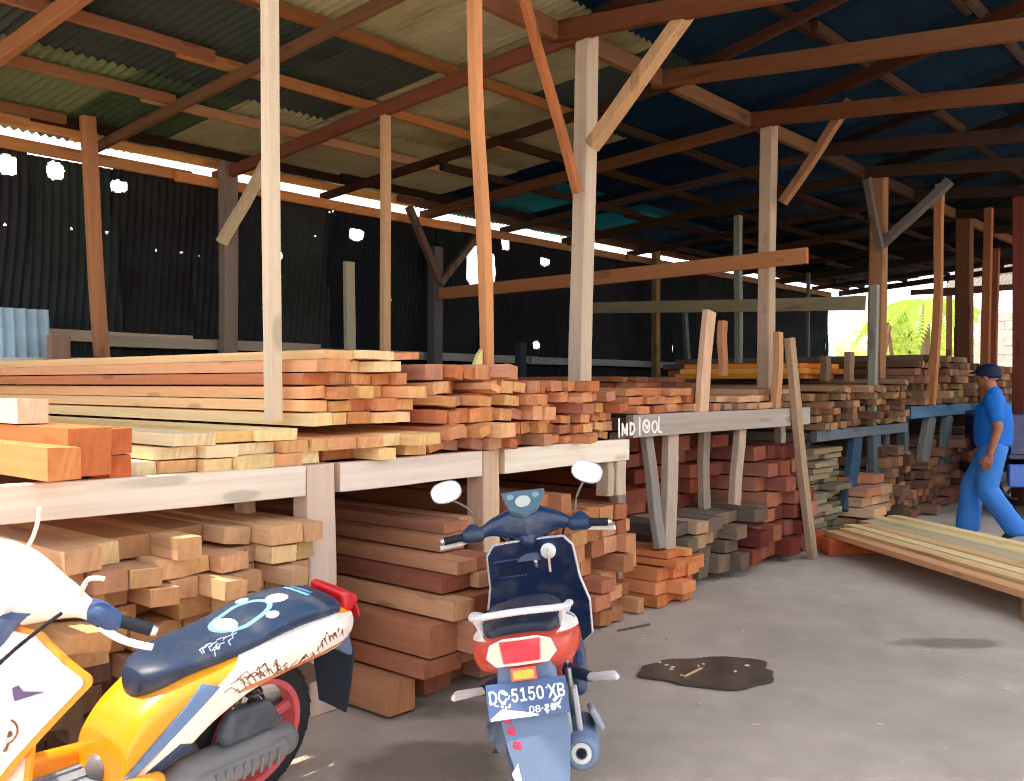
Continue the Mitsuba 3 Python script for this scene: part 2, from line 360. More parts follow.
post('wall_post', 'leaning orange squared pole in front of the dark wall at its left end', W(a[0] + .02, 7.9, 1.1), W(b[0], 7.9, b[2]), 0.115, 0.07, (196, 138, 102))
post('wall_post', 'grey weathered post with one pale brace against the dark wall', W(5.2, 8.16, 0), W(5.2, 8.16, 3.86), 0.15, 0.12, (140, 124, 112),
     braces=[(aw(222, 243, t=8.0), W(5.22, 7.55, 3.62), 0.1, 0.07, (222, 200, 165))])
post('wall_post', 'dark grey post with a Y shaped pair of braces against the dark wall', W(8.06, 8.16, 0), W(8.06, 8.16, 3.2), 0.15, 0.13, (92, 88, 90),
     braces=[(aw(440, 282, t=8.06), aw(409, 207, t=8.06), 0.08, 0.07, (110, 88, 76)), (aw(440, 284, t=8.05), aw(476, 238, t=8.05), 0.08, 0.07, (112, 94, 84))])
a = at(349, 262, t=8.0); post('wall_post', 'short pale upright stake cut off below the roof, in front of the dark wall', W(a[0], 8.0, 0), W(a[0], 8.0, a[2]), 0.12, 0.06, (196, 188, 160))
a = at(656, 283, t=8.1); post('wall_post', 'olive brown pole before the dark wall right of the middle post', W(a[0], 8.1, 0), W(a[0], 8.1, a[2] + .6), 0.12, 0.1, (150, 118, 84))
a = at(738, 216, t=6.0); post('shed_post', 'thin grey pole left of the post at the end of the lettered rack', W(a[0], 6.0, 1.6), W(a[0], 6.0, 3.82), 0.09, 0.09, (150, 150, 140))
a, b = at(692, 366, t=7.9), at(684, 308, t=7.9); post('wall_post', 'short grey leaning stake before the dark wall behind the red boards', W(a[0], 7.9, 1.2), W(b[0], 7.9, b[2]), 0.1, 0.07, (120, 116, 110))
a = at(808, 290, t=7.6); post('wall_post', 'hair thin grey pole near the right end of the dark wall', W(a[0], 7.6, 0), W(a[0], 7.6, 3.7), 0.06, 0.06, (130, 128, 124))
a, b = at(940, 200, t=3.5), at(931, 400, t=3.5)
post('shed_post', 'slim crooked brown pole standing in the bright opening', W(b[0], 3.5, 1.29), W(a[0], 3.5, 3.95), 0.1, 0.09, (176, 120, 86), wob=0.02)
a = at(897, 290, t=3.62); b = at(890, 440, t=3.62)
post('shed_post', 'slim grey pole just right of the forked brown post', W(10.05, 3.62, 0), W(10.16, 3.62, a[2]), 0.08, 0.08, (150, 146, 136), wob=0.01)
for px, pb, tt, lab, c in ((988, 984, 3.4, 'reddish brown pole, left one of a close pair above the man', (150, 96, 70)), (996, 992, 4.3, 'reddish brown pole, right one of a close pair above the man', (140, 84, 62))):
    a, b = at(px, 250, t=tt), at(pb, 350, t=tt)
    post('shed_post', lab, W(b[0], tt, 0), W(a[0], tt, 3.9), 0.11, 0.1, c)
a = at(1019, 300, t=2.9); post('shed_post', 'dark red-brown post at the right edge of the bright opening', W(a[0], 2.9, 0), W(a[0], 2.9, 3.9), 0.16, 0.14, (116, 66, 54))
a = at(957, 327, t=4.4); post('shed_stake', 'short brown stake poking up in the bright opening', W(a[0], 4.4, 0.0), W(a[0], 4.4, a[2]), 0.09, 0.08, (156, 96, 70), cat='stake')
# level planks nailed across between posts
k = tag(numbered('cross_plank'), 'long level orange plank nailed between the wall post and the post at the lettered rack', 'plank')
put(k, stick(W(8.02, 8.04, 2.62), W(8.02, 3.45, 2.68), 0.05, 0.14, side=U3, wob=0.006, segs=4), 'wood_lumber', (176, 120, 84))
k = tag(numbered('cross_plank'), 'long level grey-green plank running to the forked brown post, lower than the orange one', 'plank')
put(k, stick(W(11.3, 8.3, 2.66), W(10.82, 3.97, 2.47), 0.05, 0.16, side=U3, wob=0.006, segs=4), 'wood_lumber', (160, 150, 120))
a, b = at(872, 306, t=3.0), at(1040, 303, t=2.0)
k = tag(numbered('cross_plank'), 'dark level rail crossing the bright opening between far posts', 'plank')
put(k, stick(W(19.4, 6.2, 3.35), W(19.4, 1.5, 3.35), 0.05, 0.10, side=U3, wob=0.01, segs=4), 'wood_lumber', (120, 78, 60))
# ------------------------------------------------------------------ storage racks
def rack(name, label, s0, s1, zt, beams, posts, rgb, prgb, t=3.57, back=7.85, beam_h=0.14, lettering=None):
    k = tag(numbered(name), label, 'rack')
    for (a, b, dz) in beams:
        put(kidname(k, 'front_beam'), stick(W(a, t, zt - beam_h / 2 + dz), W(b, t, zt - beam_h / 2), 0.06, beam_h, side=B3, wob=0.003, segs=5), 'wood_rail', vary(rgb, 5))
    put(kidname(k, 'back_beam'), stick(W(s0, back, zt - 0.16), W(s1, back, zt - 0.16), 0.06, 0.12, side=B3), 'wood_rail', vary((130, 112, 98), 5))
    for (p0, p1, w, d, c) in posts:
        put(kidname(k, 'post'), stick(p0, p1, w, d, wob=0.006, segs=7), 'wood_post', vary(c, 6))
    n = max(2, int((s1 - s0) / 1.3))
    for i in range(n + 1):
        s = s0 + 0.1 + (s1 - s0 - 0.2) * i / n
        put(kidname(k, 'joist'), stick(W(s, t + 0.04, zt - 0.07), W(s, back + 0.05, zt - 0.07), 0.06, 0.09, side=U3), 'wood_lumber', vary((120, 105, 92), 5))
        put(kidname(k, 'post'), stick(W(s, back, 0), W(s, back, zt - 0.22), 0.1, 0.1), 'wood_post', vary((110, 98, 88), 5))
    return k

WPOST = (222, 200, 178)
dk1 = rack('storage_rack', 'pale whitewashed timber rack carrying the near lumber stack behind both scooters', 0.1, 5.34, 1.17,
     [(0.1, 2.66, 0.03), (2.86, 3.86, 0), (4.05, 5.33, 0)],
     [(W(2.77, 3.60, 0), W(2.75, 3.60, 1.17), 0.16, 0.12, WPOST), (W(3.92, 3.60, 0), W(3.91, 3.60, 1.17), 0.085, 0.13, (214, 180, 150)), (W(4.01, 3.62, 0), W(4.0, 3.62, 1.17), 0.085, 0.10, (222, 190, 160)),
      (W(5.16, 3.62, 0.80), W(5.16, 3.62, 1.03), 0.075, 0.10, (190, 165, 145)), (W(5.26, 3.60, 0.80), W(5.26, 3.60, 1.03), 0.11, 0.10, (200, 180, 160)), (W(2.62, 3.95, 0), W(2.6, 3.95, 1.03), 0.07, 0.08, (200, 170, 140)),
      (W(0.6, 3.60, 0), W(0.6, 3.60, 1.04), 0.15, 0.12, WPOST)],
     (236, 222, 205), WPOST)
GP = (176, 158, 142)
dk2 = rack('storage_rack', 'grey weathered timber rack with white hand lettering on its front beam', 5.42, 8.32, 1.33,
     [(5.38, 8.30, 0)],
     [(aw(661, 548, t=3.50), aw(646, 436, t=3.62), 0.10, 0.05, (150, 138, 130)), (aw(667, 550, t=3.52), aw(671, 430, t=3.62), 0.14, 0.06, GP),
      (W(6.93, 3.86, 0.36), W(6.93, 3.86, 1.2), 0.11, 0.06, GP), (aw(735, 505, t=3.60), aw(740, 421, t=3.62), 0.115, 0.06, GP), (W(8.22, 3.8, 0.98), W(8.22, 3.8, 1.2), 0.1, 0.07, GP), (W(5.58, 3.80, 0), W(5.58, 3.80, 1.2), 0.1, 0.08, GP)],
     (172, 160, 150), GP, beam_h=0.155)
DB, DBL = (98, 104, 112), (62, 78, 100)
dk3 = rack('storage_rack', 'dark blue-grey timber rack with a leaning leg between the lettered rack and the far stacks', 8.45, 11.0, 1.10,
     [(8.45, 11.0, 0)],
     [(aw(846, 512, t=3.60), aw(856, 432, t=3.60), 0.22, 0.07, DBL), (aw(876, 490, t=3.60), aw(874, 432, t=3.60), 0.22, 0.07, DB), (W(8.7, 3.78, 0), W(8.7, 3.78, 1.0), 0.12, 0.1, DB), (W(10.9, 3.78, 0), W(10.9, 3.78, 1.0), 0.16, 0.1, DB)],
     DB, DB, beam_h=0.1)
dk4 = rack('storage_rack', 'blue-painted timber rack with leaning legs left of the man', 11.1, 17.0, 1.28,
     [(11.1, 14.2, 0), (14.1, 17.0, 0)],
     [(aw(921, 478, t=3.62), aw(930, 415, t=3.62), 0.26, 0.08, (120, 122, 118)), (aw(941, 478, t=3.6), aw(948, 415, t=3.6), 0.22, 0.08, (112, 116, 116)), (W(15.8, 3.76, 0), W(15.8, 3.76, 1.1), 0.16, 0.1, DB), (W(11.6, 3.8, 0), W(11.6, 3.8, 1.14), 0.14, 0.1, DB)],
     (84, 112, 136), DB, beam_h=0.14)

# white hand lettering on the second rack's beam: strokes of paint
def brush(strokes, origin, ex, ey, nrm, width, height, sw, depth=0.004):
    ms = []
    for st in strokes:
        ls = LineString([(x * width, y * height) for x, y in st]).buffer(sw / 2, quad_segs=3)
        m = trimesh.creation.extrude_polygon(ls, depth, engine='earcut')
        v = np.array(m.vertices)
        m.vertices = np.asarray(origin) + v[:, :1] * ex + v[:, 1:2] * ey + v[:, 2:] * nrm
        ms.append(m)
    mm = trimesh.util.concatenate(ms)
    return mm
def ell(cx, cy, rx, ry, n=14): return [(cx + rx * math.cos(2 * math.pi * i / n), cy + ry * math.sin(2 * math.pi * i / n)) for i in range(n + 1)]
ST = [[(0.02, 0.0), (0.02, 1.0)], [(0.09, 0.05), (0.09, .7), (0.15, .15), (0.19, .7), (0.19, .05)], [(.26, .05), (.26, .75), (.33, .62), (.35, .35), (.31, .1), (.26, .05)],
      [(.46, .0), (.46, 1.0)], ell(.61, .48, .075, .36), [(.58, .6), (.62, .35), (.66, .55)], ell(.80, .42, .06, .33), [(.90, 1.0), (.89, .1), (.96, .05)]]
b0, b1 = at(618, 434, t=3.535), at(663, 431, t=3.535)
key = put(kidname(dk2, 'lettering'), brush(ST, W(b0[0], 3.537, 1.195), U3, np.array([0, 0, 1.0]), -B3, (b1[0] - b0[0]), 0.115, 0.016, 0.005), 'matte', (236, 234, 226))
tag(key, 'white hand-painted letters')

# ------------------------------------------------------------------ lumber
def desat(c, k=0.16):
    l = 0.4 * c[0] + 0.45 * c[1] + 0.15 * c[2]
    return tuple(v + (l - v) * k for v in c)
NB = [0]
def board_mesh(s, t0, L, z, w, h, yaw=0.0, roll=0.0, pitch=0.0, jit=0.0025):
    """sawn board: front end at t0, running L away from the yard; s,z its centre"""
    bx = B3 * math.cos(yaw) + U3 * math.sin(yaw)
    by = U3 * math.cos(yaw) - B3 * math.sin(yaw)
    up = np.array([0, 0, 1.0])
    bx, up = bx * math.cos(pitch) + up * math.sin(pitch), up * math.cos(pitch) - bx * math.sin(pitch)
    e1 = by * math.cos(roll) + up * math.sin(roll)
    e2 = up * math.cos(roll) - by * math.sin(roll)
    front = W(s, t0, z)
    return prism_box(front + bx * L / 2, e1, bx, e2, w, L, h, jit=jit, chamfer=0.0)

def lumber(name, desc, where, rows, group, pal, tfront, L, messy=0.0, stuff=False, seed=0, jit_t=0.10, yaw=0.0, first=None, cat='board', gapf=0.006):
    """rows: list of (s0, s1, z, h, wmean[, t shift]) from the bottom up. Every board is a thing, numbered from the left in its row."""
    r = random.Random(seed)
    meshes = []
    for ri, row in enumerate(rows):
        s0, s1, z, h, wm = row[:5]; dt = row[5] if len(row) > 5 else 0
        ws = []
        x = s0
        while x < s1 - wm * 0.45:
            w = min(wm * r.uniform(0.75, 1.3), s1 - x)
            ws.append((x, w)); x += w + gapf * r.uniform(0.2, 1.4)
        for bi, (x, w) in enumerate(ws):
            hh = h * r.uniform(0.86, 0.995)
            roll = r.gauss(0, messy) if messy else 0
            ww = w * (1 - abs(roll) * 0.8)
            hh2 = hh * (1 - abs(roll) * 1.2)
            t0 = tfront + dt + r.gauss(0, jit_t)
            m = board_mesh(x + w / 2, t0, L * r.uniform(0.94, 1.02), z + hh2 / 2 + abs(math.sin(roll)) * ww / 2, ww, hh2, yaw + r.gauss(0, 0.003 + messy * 0.03), roll)
            c = desat(vary(r.choice(pal), 12, r), 0.05 if 'orange' in name or 'cream' in name else 0.18)
            if stuff:
                meshes.append((m, c)); continue
            rowname = 'bottom row' if ri == 0 else 'top row' if ri == len(rows) - 1 else f'{ORD[ri + 1]} row up'
            pos = 'leftmost' if bi == 0 else 'rightmost' if bi == len(ws) - 1 else f'{ORD[bi + 1]} from left'
            if len(ws) == 1: pos = 'alone'
            k = numbered(name); NB[0] += 1
            put(k, m, 'wood_lumber', c, seed=r.random())
            tag(k, f'{desc} board, {pos} in {rowname}, {where}', cat, group)
    if stuff:
        vs, fs, uvs, o = [], [], [], 0
        for m, c in meshes:
            v, f, _ = meshkit.arrays(m)
            vs.append(v); fs.append(f + o); o += len(v); uvs.append(np.tile(pack(c, r.random()), (len(v), 1)))
        k = numbered(name)
        scene[k] = mikit.ply((np.vstack(vs), np.vstack(fs)), 'wood_lumber', smooth=False, uv=np.vstack(uvs))
        tag(k, desc, cat, None, 'stuff')

def rows_of(s0, s1, z0, profile, h, w, lean=0.0, r=None, dt=None):
    """rows up to the height profile(s); a row covers the s where the profile is higher than its top"""
    out, z, i = [], z0, 0
    r = r or random.Random(1)
    while True:
        hh = h * r.uniform(0.85, 1.15)
        ok = [s for s in np.linspace(s0, s1, 60) if profile(s) >= z + hh * 0.8]
        if not ok: break
        out.append((min(ok), max(ok), z, hh, w * r.uniform(0.9, 1.15), dt(i) if dt else 0))
        z += hh; i += 1
        if i > 30: break
    return out

OR1, OR2, OR3, OR4, OR5 = (230, 164, 118), (214, 142, 100), (238, 182, 130), (202, 128, 94), (244, 198, 142)
PK1, PK2 = (206, 150, 124), (190, 128, 104)
CR1, CR2, CR3 = (252, 226, 172), (254, 236, 196), (246, 208, 146)

# near upper stack, front layers: long cream boards
lumber('cream_board', 'long cream', 'low front stack by pale post',
       [(1.86, 2.82, 1.172, 0.058, 0.155), (1.98, 2.84, 1.231, 0.056, 0.17), (2.02, 2.72, 1.288, 0.056, 0.24)], 'long cream boards on the near rack', [CR1, CR2, CR3, OR3], 3.60, 4.2, seed=21, jit_t=0.035)
# tall part behind the pale post
lumber('orange_board', 'yellow-orange', 'tall stack right of pale post',
       [(2.86, 3.46, 1.172, 0.062, 0.15), (2.80, 3.44, 1.235, 0.06, 0.15), (2.76, 3.44, 1.346, 0.062, 0.13, .10), (2.76, 3.42, 1.409, 0.062, 0.13, .12), (2.76, 3.40, 1.472, 0.068, 0.13, .12), (2.76, 3.38, 1.541, 0.064, 0.14, .12), (2.76, 3.36, 1.606, 0.06, 0.17, 0.1), (2.84, 3.40, 1.667, 0.045, 0.20, .08)],
       'boards of the tall stack on the near rack', [CR1, OR3, OR5, OR1, CR3, OR2], 3.52, 4.3, messy=0.02, seed=22, jit_t=0.06, first=[(255, 238, 190), (255, 230, 176), (252, 222, 164)])
prof = lambda s: np.interp(s, [3.45, 3.9, 4.25, 4.7, 5.1, 5.36], [1.66, 1.61, 1.58, 1.56, 1.50, 1.44])
lumber('orange_board', 'rough orange', 'jumbled stack by wavy pole',
       rows_of(3.50, 4.46, 1.172, lambda s: prof(s) + .05, 0.084, 0.10, r=random.Random(3)), 'boards of the jumbled stack on the near rack', [OR1, OR2, OR3, OR4, PK1, OR1], 3.56, 4.0, messy=0.13, seed=23, jit_t=0.075)
lumber('orange_board', 'small orange', 'stack under thick braced post',
       rows_of(4.50, 5.27, 1.172, lambda s: prof(s) + .03, 0.066, 0.095, r=random.Random(4)), 'boards at the end of the near rack', [OR2, OR1, PK1, PK2, OR4, OR3], 3.60, 4.0, messy=0.10, seed=24, jit_t=0.07)
# big squared timbers at the left edge
for i, (s, t0, z, w, h, c, lab) in enumerate((
        (1.50, 3.40, 1.262, 0.115, 0.115, (228, 156, 104), 'short thick orange beam standing proud at the front left end of the near rack'),
        (1.65, 3.52, 1.292, 0.165, 0.18, (208, 128, 86), 'thick orange beam at the left edge of the picture, second from the front'),
        (1.79, 3.56, 1.222, 0.085, 0.09, (204, 116, 80), 'lower of two stacked orange beam ends beside the cream boards'),
        (1.79, 3.55, 1.322, 0.085, 0.10, (208, 122, 84), 'upper of two stacked orange beam ends beside the cream boards'),
        (1.62, 3.95, 1.435, 0.12, 0.10, (244, 226, 200), 'bleached white beam lying on top at the left edge of the near rack'))):
    k = tag(numbered('timber_beam'), lab, 'beam')
    put(k, board_mesh(s, t0, 3.6, z, w, h, jit=0.003), 'wood_lumber', c)
k = tag(numbered('yellow_offcut'), 'pointed pale yellow offcut standing on the jumbled stack beside the wavy orange pole', 'offcut')
q = at(480, 374, t=3.95)
pl = trimesh.creation.extrude_polygon(Polygon([(-.055, 0), (.055, 0), (.06, .19), (.03, .16), (-.02, .07)]), 0.03, engine='earcut')
v = np.array(pl.vertices); pl.vertices = W(q[0], 3.98, 1.575) + v[:, :1] * U3 + v[:, 1:2] * np.array([0, 0, 1.0]) + v[:, 2:] * B3
put(k, pl, 'wood_post', (240, 226, 150))

# lower near pile, left: mixed thick timbers
LP = [(230, 188, 134), (212, 168, 120), (240, 204, 150), (196, 148, 110), (222, 172, 126)]
LPB = [(150, 122, 104), (136, 108, 92), (164, 130, 110), (120, 100, 92), (172, 136, 108)]
prof1 = lambda s: np.interp(s, [0.7, 1.2, 1.8, 2.55], [0.74, 0.86, 0.97, 0.93])
rr = rows_of(0.95, 2.66, 0.01, prof1, 0.098, 0.118, r=random.Random(8), dt=lambda i: [0.12, .10, 0.05, 0.03, .05, 0.0, -0.03, -.02, 0][min(i, 8)])
low, high = rr[:5], rr[5:]
lumber('brown_board', 'rough grey-brown', 'low behind yellow scooter', low, 'grey-brown boards low under the near rack', LPB, 3.56, 3.6, messy=0.08, seed=31, jit_t=0.11)
lumber('tan_board', 'rough tan', 'pile above yellow scooter seat', high, 'tan boards high under the near rack', LP, 3.54, 3.9, messy=0.05, seed=32, jit_t=0.12)

# second bay: long red-brown timbers stepping down towards the yellow scooter
RB = [(198, 132, 100), (186, 116, 88), (206, 142, 108), (176, 108, 84), (212, 150, 112)]
st = [(2.90, 3.84, 0.01, 0.15, 0.17, 0.0), (3.04, 3.84, 0.165, 0.085, 0.20, -0.16), (3.08, 3.80, 0.255, 0.16, 0.19, -0.16), (3.18, 3.72, 0.42, 0.10, 0.18, -0.16), (3.24, 3.68, 0.525, 0.075, 0.18, -.14), (3.32, 3.66, 0.605, 0.07, 0.17, -.10), (3.42, 3.84, 0.68, 0.065, 0.16, .10), (3.54, 3.84, 0.75, 0.06, 0.15, .2)]
lumber('red_brown_board', 'long reddish brown', 'stepped pile between scooters', st, 'stepped boards under the near rack', RB, 3.34, 4.0, messy=0.012, seed=41, jit_t=0.06)
# third bay: dense ends right of the black scooter
prof3 = lambda s: np.interp(s, [4.08, 4.5, 5.3], [0.86, 0.86, 0.80])
lumber('orange_board', 'stubby orange-brown', 'pile right of black scooter',
       rows_of(4.10, 5.36, 0.01, prof3, 0.11, 0.135, r=random.Random(9)), 'board ends right of the black scooter', [(206, 146, 110), (190, 126, 94), (216, 160, 120), (176, 114, 86)], 3.53, 3.8, messy=0.05, seed=51, jit_t=0.06)
# low orange stack on the ground, sticking out
lumber('bright_orange_board', 'fresh orange', 'ground stack under lettering',
       [(5.52, 5.98, 0.01, 0.075, 0.13, 0.0), (5.54, 6.06, 0.087, 0.085, 0.14, 0.0), (5.58, 6.28, 0.174, 0.10, 0.18, -0.02), (5.62, 5.9, 0.276, 0.05, 0.14, -.05), (5.64, 5.9, 0.327, 0.05, 0.14, -0.05)], 'fresh orange boards on the ground', [(222, 136, 90), (232, 150, 98), (210, 122, 82)], 3.47, 3.0, seed=61, jit_t=0.05)
# grey-brown stack right of it
GB = [(150, 128, 108), (132, 114, 100), (166, 138, 110), (190, 156, 120), (120, 108, 98)]
lumber('grey_board', 'weathered grey-brown', 'under lettered rack',
       [(6.32, 7.0, 0.06, 0.14, 0.16), (6.32, 7.0, 0.205, 0.10, 0.17), (6.0, 7.0, 0.31, 0.11, 0.18), (5.9, 7.4, 0.425, 0.10, 0.2, -.05)], 'weathered boards under the lettered rack', GB, 3.56, 3.2, messy=0.02, seed=71, jit_t=0.06)
# red stack
RD = [(150, 80, 66), (138, 70, 60), (160, 92, 74), (130, 68, 60), (172, 106, 86)]
lumber('red_board', 'dark red', 'under lettered rack',
       [(7.06, 8.22, 0.06, 0.15, 0.19), (7.06, 8.22, 0.215, 0.14, 0.18)] + [(7.45, 8.22, 0.36 + 0.13 * i, 0.126, 0.19, 0.02 * i - .03) for i in range(5)], 'boards of the red stack', RD, 3.55, 3.6, messy=0.015, seed=72, jit_t=0.05)
k = tag(numbered('red_board_stack'), 'red boards lying deep under the lettered rack behind its legs', 'stack', None, 'stuff')
lumber('deep_red_boards', 'long dark red boards lying deep under the lettered rack behind its legs', '', [(5.75, 7.36, 0.53 + 0.12 * i, 0.115, 0.30, .4) for i in range(5)], None, RD, 3.62, 3.0, stuff=True, seed=73, cat='boards')
labels.pop(k)
# second rack, top: thin row of small boards, then the long reddish boards behind them
lumber('short_orange_board', 'short orange-tan', 'on lettered rack',
       [(5.48, 6.75, 1.332, 0.062, 0.15), (5.5, 6.6, 1.396, 0.058, 0.16, 0.02), (5.52, 6.55, 1.456, 0.058, 0.26, .05)], 'small boards on the lettered rack', [OR1, OR4, PK1, (206, 140, 104), OR3], 3.62, 3.6, messy=0.02, seed=81, jit_t=0.04)
lumber('short_orange_board', 'short grey-tan', 'right end of lettered rack',
       [(6.85, 8.25, 1.332, 0.055, 0.16), (6.9, 8.25, 1.389, 0.055, 0.2, .03), (7.6, 8.22, 1.446, 0.05, 0.2, .1)], 'thin boards on the lettered rack', [(206, 160, 126), (190, 150, 122), (176, 140, 112), (216, 176, 140)], 3.60, 3.6, messy=0.015, seed=82, jit_t=0.04)
lumber('long_red_boards', 'long reddish boards stacked lengthwise behind the small boards on the lettered rack', '',
       [(6.75, 8.2, 1.46 + 0.05 * i, 0.048, 0.16, 0.9 + 0.10 * i) for i in range(3)], None, [(176, 104, 76), (190, 118, 84), (160, 92, 68)], 3.62, 3.5, stuff=True, seed=83, cat='boards')
# stakes that hold the stacks upright
def stake(label, p0, p1, w, d, c):
    k = tag(numbered('upright_stake'), label, 'stake')
    put(k, stick(p0, p1, w, d, wob=0.008, segs=5), 'wood_post', c)
a, b = at(709, 424, t=3.52), at(714, 311, t=3.56)
stake('tall pale stake standing against the middle of the lettered beam', W(a[0], 3.60, 1.20), W(b[0], 3.60, b[2]), 0.13, 0.05, (216, 178, 146))
a, b = at(722, 392, t=4.2), at(723, 321, t=4.2)
stake('orange-tan stake just behind the tall pale stake on the lettered rack', W(a[0], 4.2, 1.615), W(b[0], 4.2, b[2]), 0.09, 0.06, (204, 140, 104))
a, b = at(780, 412, t=3.56), at(782, 332, t=3.56)
stake('short tan stake beside the post at the right end of the lettered rack', W(a[0], 3.60, 1.2), W(b[0], 3.60, b[2]), 0.085, 0.06, (196, 146, 110))
a, b = at(802, 556, t=3.50), at(789, 338, t=3.56)
stake('long grey-brown stake leaning on the right end of the lettered rack from the ground', W(a[0], 3.40, 0), W(b[0], 3.56, b[2]), 0.11, 0.06, (168, 142, 116))
for px, py0, py1, lab, c in ((849, 402, 352, 'short grey-brown stake on the dark rack, left of the forked post', (150, 122, 100)), (873, 400, 356, 'short reddish stake against the forked brown post', (160, 118, 92)),
                        (825, 385, 356, 'stubby brown stake left of the sunlit boards', (120, 96, 80))):
    a, b = at(px, py0, t=3.95), at(px, py1, t=3.95)
    stake(lab, W(a[0], 3.95, 1.57), W(b[0], 3.95, b[2]), 0.13, 0.07, c)
# far stacks
BR = [(150, 112, 84), (132, 96, 74), (166, 124, 92), (118, 88, 70), (176, 132, 98)]
lumber('brown_board_stack', 'jumbled brown boards on the dark rack, ends towards the yard', '', rows_of(8.5, 11.0, 1.11, lambda s: np.interp(s, [8.5, 9.5, 11], [1.50, 1.55, 1.58]), 0.07, 0.13, r=random.Random(12)), None, BR, 3.58, 3.6, messy=0.10, stuff=True, seed=91, jit_t=0.08, cat='boards')
lumber('orange_board_stack', 'glowing orange boards heaped behind the brown ends on the dark rack', '', rows_of(9.9, 11.05, 1.60, lambda s: 1.80, 0.06, 0.2, r=random.Random(13)), None, [(240, 150, 66), (246, 168, 80), (222, 130, 66)], 4.3, 1.5, stuff=True, seed=92, cat='boards')
lumber('brown_board_stack', 'brown boards on the blue-painted rack left of the man', '', rows_of(11.2, 14.2, 1.29, lambda s: np.interp(s, [11.2, 12, 14.2], [1.78, 1.95, 1.85]), 0.09, 0.16, r=random.Random(14)), None, BR, 3.60, 3.4, messy=0.06, stuff=True, seed=93, jit_t=0.09, cat='boards')
lumber('brown_board_stack', 'dull brown boards on the blue-painted rack beyond the man', '', rows_of(14.6, 17.0, 1.29, lambda s: 1.85, 0.09, 0.18, r=random.Random(15)), None, BR, 3.60, 3.2, messy=0.06, stuff=True, seed=94, cat='boards')
GG = [(146, 136, 112), (130, 122, 102), (160, 148, 122)]
lumber('green_grey_board_stack', 'flat stack of thin greenish grey boards beside the long leaning stake', '', [(8.42, 9.2, 0.10 + 0.06 * i, 0.052, 0.4, 0.01 * (i % 3)) for i in range(14)], None, GG, 3.58, 3.3, stuff=True, seed=95, jit_t=0.05, cat='boards')
lumber('pale_board_stack', 'few pale and orange boards piled low right of the greenish stack', '', [(9.3, 10.0, 0.02 + 0.1 * i, 0.09, 0.3, -.1 + 0.05 * (i % 2)) for i in range(6)], None, [(206, 168, 126), (196, 130, 94), (216, 178, 134)], 3.5, 3.0, stuff=True, seed=96, jit_t=0.05, cat='boards')
lumber('russet_board_stack', 'tall russet and brown jumble of board ends under the dark rack', '', rows_of(10.1, 12.2, 0.02, lambda s: np.interp(s, [10.1, 10.5, 11.0, 12.2], [0.9, .95, .75, .7]), 0.11, 0.16, r=random.Random(16)), None, [(176, 116, 84), (140, 100, 78), (120, 92, 76), (110, 84, 70)], 3.55, 3.3, messy=0.07, stuff=True, seed=97, jit_t=0.09, cat='boards')
lumber('pink_board_stack', 'pinkish brown stack of boards below the blue-painted rack', '', rows_of(12.3, 13.6, 0.02, lambda s: 0.85, 0.1, 0.2, r=random.Random(17)), None, [(170, 116, 98), (156, 108, 92)], 3.55, 3.2, messy=0.04, stuff=True, seed=98, cat='boards')
lumber('dull_board_stack', 'dull olive brown boards stacked left of the legs of the man', '', rows_of(13.8, 16.8, 0.05, lambda s: np.interp(s, [13.8, 15, 16.8], [0.95, .85, .6]), 0.1, 0.3, r=random.Random(18)), None, [(140, 124, 100), (120, 106, 90), (106, 92, 82)], 3.5, 3.2, messy=0.05, stuff=True, seed=99, cat='boards')
lumber('dull_board_stack', 'dull grey-green heap of boards behind the man at the right edge', '', rows_of(17.4, 21.0, 0.05, lambda s: 1.75, 0.12, 0.3, r=random.Random(19)), None, [(110, 112, 100), (96, 98, 92), (126, 120, 104)], 3.4, 3.0, messy=0.06, stuff=True, seed=100, cat='boards')

# pale planks laid out on the floor to the right
PLK = [(238, 208, 150), (228, 196, 142), (244, 218, 164), (214, 176, 128), (206, 184, 146), (196, 182, 150)]
d = W(0, 0, 0)
near0, near1 = np.array([2.86, 8.62]), np.array([3.36, 6.1])
dirv = (near1 - near0) / np.linalg.norm(near1 - near0)
per = np.array([-dirv[1], dirv[0]])            # to the right-back
if per[0] < 0: per = -per
D3 = np.array([*dirv, 0]); P3 = np.array([*per, 0])
scene['wood_plank'] = diff(wood_fn(D3))
names = ['front one, its pinkish edge facing the yard', 'second from the front', 'third from the front', 'fourth from the front', 'fifth from the front', 'sixth from the front', 'third from the back', 'greyish, second from the back', 'grey-green rearmost one']
for i in range(9):
    off = 0.045 + 0.15 * i
    st0 = [0.0, 0.03, -0.12, -.10, -0.30, -0.36, -0.5, -.5, -.62][i]
    c0 = np.array([*near0, 0]) + P3 * off + D3 * (st0 + 2.0)
    z = [0.175, 0.198, 0.202, 0.204, 0.20, 0.198, 0.195, .19, .185][i]
    k = tag(numbered('floor_plank'), f'pale yellowish plank laid on the floor at right, {names[i]}', 'plank')
    yawp = (i - 3) * 0.006
    ex = D3 * math.cos(yawp) + P3 * math.sin(yawp); ey = P3 * math.cos(yawp) - D3 * math.sin(yawp)
    put(k, prism_box(c0 + np.array([0, 0, z]), ex, ey, np.array([0, 0, 1.0]), 4.0 - st0 * 0.3, 0.14, 0.045, jit=0.003), 'wood_plank', vary(PLK[i % 6] if i else (226, 170, 128), 6))
